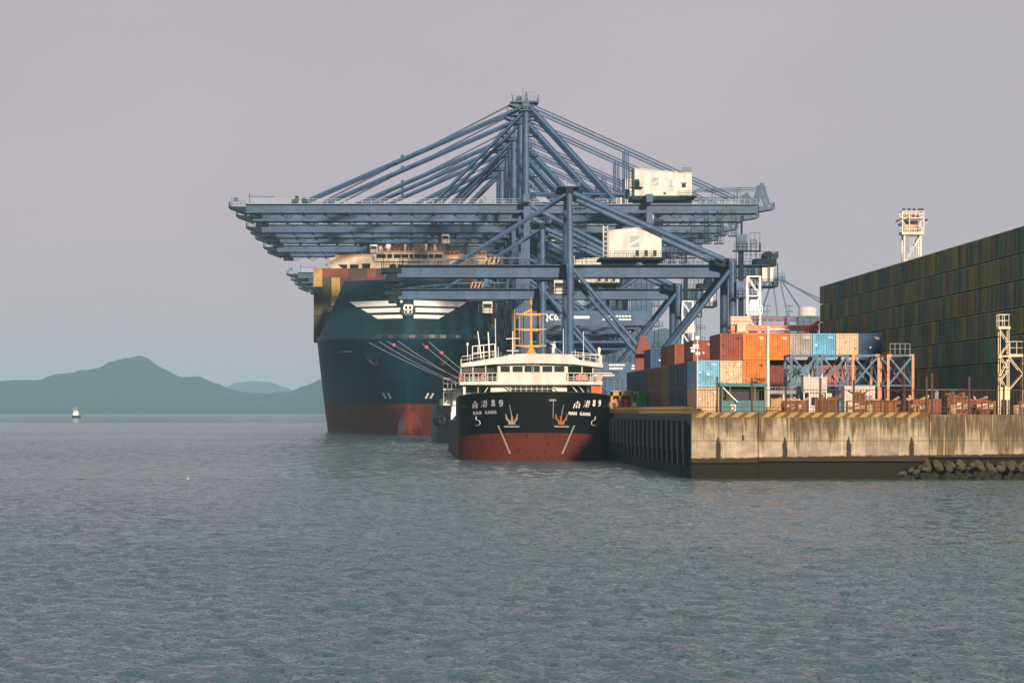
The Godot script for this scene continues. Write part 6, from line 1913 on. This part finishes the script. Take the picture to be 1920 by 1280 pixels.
	for x in [-3.0, 9.0]:
		var g := thing("far_light_mast", "faint light mast under the far crane's stays, %s one" % ("left" if x < 0 else "right"), "light mast", Vector3(200.0 + x * 1.0, DECK, -1780), 0.0, "far light masts")
		m = MB.new(); m.beam(Vector3(0, 0, 0), Vector3(0, 58, 0), 0.8, 0.8, 0.4, 0.4); part("pole", m, M.crane, g)
		for y in [54.0, 57.0]:
			m = MB.new(); m.span(-2, 2, y, y + 0.5, -0.4, 0.4); part("lamp_bar", m, M.crane, g)
	o = thing("storage_tank", "pale hazy storage tank far behind, left of the tall container wall", "tank", Vector3(184.5, DECK, -1500))
	m = MB.new(); m.lathe(Vector3.ZERO, [[4.2, 43.6], [4.2, 46.8], [3.6, 47.6], [0.1, 48.2]], 20); part("shell", m, M.white, o)
	m = MB.new(); m.span(-4.5, 4.5, 0, 43.5, -3, 3); part("support", m, M.crane, o)
	# the little white boat far out
	o = thing("motor_boat", "tiny white boat far out on the water before the hills", "boat", Vector3(-296.5, 0, -2960))
	m = MB.new()
	hull_skin(m, func(_y: float) -> Array: return [0.0, 7.0, 3.5, 0.8], 0.0, func(_a, v): return lerpf(-0.5, 2.2, v), 9.0, 8, 3)
	part("hull", m, M.crane_dark, o)
	m = MB.new(); m.span(-2.2, 2.6, 1.6, 4.6, -3, -10); m.span(-1.4, 2.0, 4.6, 6.4, -4.5, -9); part("cabin", m, M.clean_white, o)
	m = MB.new(); m.span(-1.1, 1.7, 5.2, 5.9, -4.49, -4.4); part("window", m, M.glass, o)
	m = MB.new(); m.beam(Vector3(0.4, 6.4, -6), Vector3(0.4, 10.2, -6), 0.35, 0.35); m.beam(Vector3(-2.2, 6, -6), Vector3(-2.2, 9, -6), 0.3, 0.3); part("mast", m, M.white, o)
	# a gull sitting on the water
	o = thing("gull", "tiny white gull floating on the open water at the left", "bird", Vector3(-19.8, 0.0, -301))
	m = MB.new(); m.lathe(Vector3.ZERO, [[0.01, -0.24], [0.07, -0.16], [0.1, 0.0], [0.08, 0.12], [0.05, 0.18], [0.045, 0.2], [0.06, 0.25], [0.045, 0.31], [0.005, 0.34]], 10, Basis(Vector3(1, 0, 0), Vector3(0, 0.45, 0.9).normalized(), Vector3(0, -0.9, 0.45).normalized()))
	part("body", m, M.clean_white, o)

# ---- a person: one skin from joined tapered capsules, meshed as surface nets -----------------------------------

func flesh(bones: Array, cell: float, join: float) -> MB:
	var lo := Vector3.INF; var hi := -Vector3.INF
	for b in bones:
		for e in 2:
			var r: float = b[2 + e] + join + cell * 2
			lo = lo.min(b[e] - Vector3.ONE * r); hi = hi.max(b[e] + Vector3.ONE * r)
	var n := Vector3i(((hi - lo) / cell).ceil()) + Vector3i.ONE
	var f := PackedFloat32Array(); f.resize(n.x * n.y * n.z)
	for k in n.z:
		for j in n.y:
			for i in n.x:
				var p := lo + Vector3(i, j, k) * cell
				var d := 9.0
				for b in bones:
					var ab: Vector3 = b[1] - b[0]
					var s := clampf((p - b[0]).dot(ab) / maxf(ab.length_squared(), 1e-9), 0, 1)
					var q: float = p.distance_to(b[0] + ab * s) - lerpf(b[2], b[3], s)
					var h := maxf(join - absf(d - q), 0.0) / join
					d = minf(d, q) - h * h * join * 0.25
				f[i + n.x * (j + n.y * k)] = d
	var m := MB.new()
	var at := {}
	var st := [1, n.x, n.x * n.y]
	for k in n.z - 1:
		for j in n.y - 1:
			for i in n.x - 1:
				var o := i + n.x * (j + n.y * k)
				var sum := Vector3.ZERO; var c := 0
				for e in [[0, 0, 0, 0], [0, 1, 0, 0], [0, 0, 1, 0], [0, 1, 1, 0], [1, 0, 0, 0], [1, 1, 0, 0], [1, 0, 0, 1], [1, 1, 0, 1], [2, 0, 0, 0], [2, 1, 0, 0], [2, 0, 1, 0], [2, 1, 1, 0]]:
					var ax: int = e[0]
					var w := Vector3i(0, e[1], e[2]) if ax == 0 else (Vector3i(e[1], 0, e[3]) if ax == 1 else Vector3i(e[1], e[2], 0))
					var q := o + w.x + n.x * (w.y + n.y * w.z)
					var a := f[q]; var b2 := f[q + st[ax]]
					if (a < 0) != (b2 < 0):
						var p := Vector3(i, j, k) + Vector3(w)
						p[ax] += a / (a - b2)
						sum += p; c += 1
				if c: at[o] = m.v.size(); m.v.append(lo + sum / c * cell); m.n.append(Vector3.ZERO); m.t.append(Vector2.ZERO)
	for o in at:
		for ax in 3:
			var a := f[o]; var b2 := f[o + st[ax]]
			if (a < 0) == (b2 < 0): continue
			var u: int = st[(ax + 1) % 3]; var w: int = st[(ax + 2) % 3]
			if not (at.has(o - u) and at.has(o - w) and at.has(o - u - w)): continue
			var q := [at[o - u - w], at[o - w], at[o], at[o - u]]
			if a > 0: q.reverse()
			var nn: Vector3 = (m.v[q[2]] - m.v[q[0]]).cross(m.v[q[3]] - m.v[q[1]])
			for e in q: m.n[e] += nn
			m.ix.append_array([q[0], q[2], q[1], q[0], q[3], q[2]])
	for k in m.n.size(): m.n[k] = m.n[k].normalized()
	return m

func build_person():
	var o := thing("person", "person in white coveralls and helmet standing on the small ship's bridge roof, stooping", "person", Vector3(20.05, 13.82, -440.6))
	var V := func(x: float, y: float, z: float): return Vector3(x, y, z)
	var body := [
		[V.call(-0.14, 0.08, 0.0), V.call(-0.1, 0.48, 0.03), 0.055, 0.07], [V.call(-0.1, 0.48, 0.03), V.call(-0.06, 0.86, 0.0), 0.075, 0.1],
		[V.call(0.12, 0.08, 0.0), V.call(0.11, 0.48, 0.02), 0.055, 0.07], [V.call(0.11, 0.48, 0.02), V.call(0.1, 0.86, 0.0), 0.075, 0.1],
		[V.call(-0.03, 0.9, 0.0), V.call(0.08, 0.9, 0.0), 0.12, 0.12], [V.call(0.02, 0.92, 0.0), V.call(0.07, 1.2, 0.03), 0.13, 0.15], [V.call(-0.06, 1.3, 0.04), V.call(0.2, 1.3, 0.04), 0.09, 0.09],
		[V.call(0.09, 1.32, 0.05), V.call(0.14, 1.46, 0.09), 0.06, 0.055],
		[V.call(-0.08, 1.32, 0.04), V.call(-0.3, 1.4, 0.1), 0.055, 0.045], [V.call(-0.3, 1.4, 0.1), V.call(-0.08, 1.5, 0.22), 0.043, 0.033],
		[V.call(0.22, 1.3, 0.04), V.call(0.3, 1.08, 0.02), 0.055, 0.045], [V.call(0.3, 1.08, 0.02), V.call(0.3, 0.86, 0.1), 0.043, 0.033]]
	var bm := part("body", flesh(body, 0.028, 0.05), M.clean_white, o)
	var head := [[V.call(0.17, 1.5, 0.11), V.call(0.18, 1.6, 0.1), 0.085, 0.1], [V.call(0.18, 1.53, 0.2), V.call(0.18, 1.5, 0.21), 0.02, 0.024], [V.call(0.17, 1.46, 0.16), V.call(0.17, 1.45, 0.17), 0.05, 0.045], [V.call(0.085, 1.53, 0.1), V.call(0.085, 1.56, 0.1), 0.02, 0.022], [V.call(0.27, 1.53, 0.1), V.call(0.27, 1.56, 0.1), 0.02, 0.022]]
	part("head", flesh(head, 0.016, 0.025), M.skin, o)
	var m := MB.new(); m.lathe(Vector3(0.18, 1.56, 0.11), [[0.16, 0], [0.135, 0.015], [0.13, 0.07], [0.09, 0.13], [0.01, 0.15]], 14)
	part("helmet", m, M.clean_white, o)
	for h in [[Vector3(-0.06, 1.51, 0.24), Vector3(0.9, 0.2, 0.3)], [Vector3(0.3, 0.83, 0.11), Vector3(0, -1, 0.2)]]:
		var d: Vector3 = (h[1] as Vector3).normalized(); var s := d.cross(Vector3(0, 0, 1)).normalized()
		var fb := [[h[0], h[0] + d * 0.07, 0.03, 0.034]]
		for k in 4:
			var b: Vector3 = h[0] + d * 0.08 + s * (k - 1.5) * 0.02
			fb.append([b, b + d * [0.06, 0.075, 0.07, 0.055][k] * 0.6, 0.009, 0.009])
			fb.append([b + d * [0.06, 0.075, 0.07, 0.055][k] * 0.6, b + d * [0.06, 0.075, 0.07, 0.055][k] + Vector3(0, 0, 0.02), 0.009, 0.008])
		fb.append([h[0] + d * 0.03 + s * 0.03, h[0] + d * 0.07 + s * 0.065, 0.012, 0.01])
		part("hand", flesh(fb, 0.008, 0.008), M.skin, o)
	for x in [-0.15, 0.12]:
		m = MB.new(); m.span(x - 0.05, x + 0.05, 0.0, 0.09, -0.1, 0.17)
		part("boot", m, M.dark, o)

func _ready():
	rng.seed = 1
	setup_view()
	textures()
	materials()
	build_sea()
	build_hills()
	build_quay()
	build_cranes()
	var S := box_shapes()
	build_liner(S)
	build_coaster()
	build_stacks(S)
	build_frames()
	build_towers()
	build_clutter()
	build_fence()
	build_ropes()
	build_person()
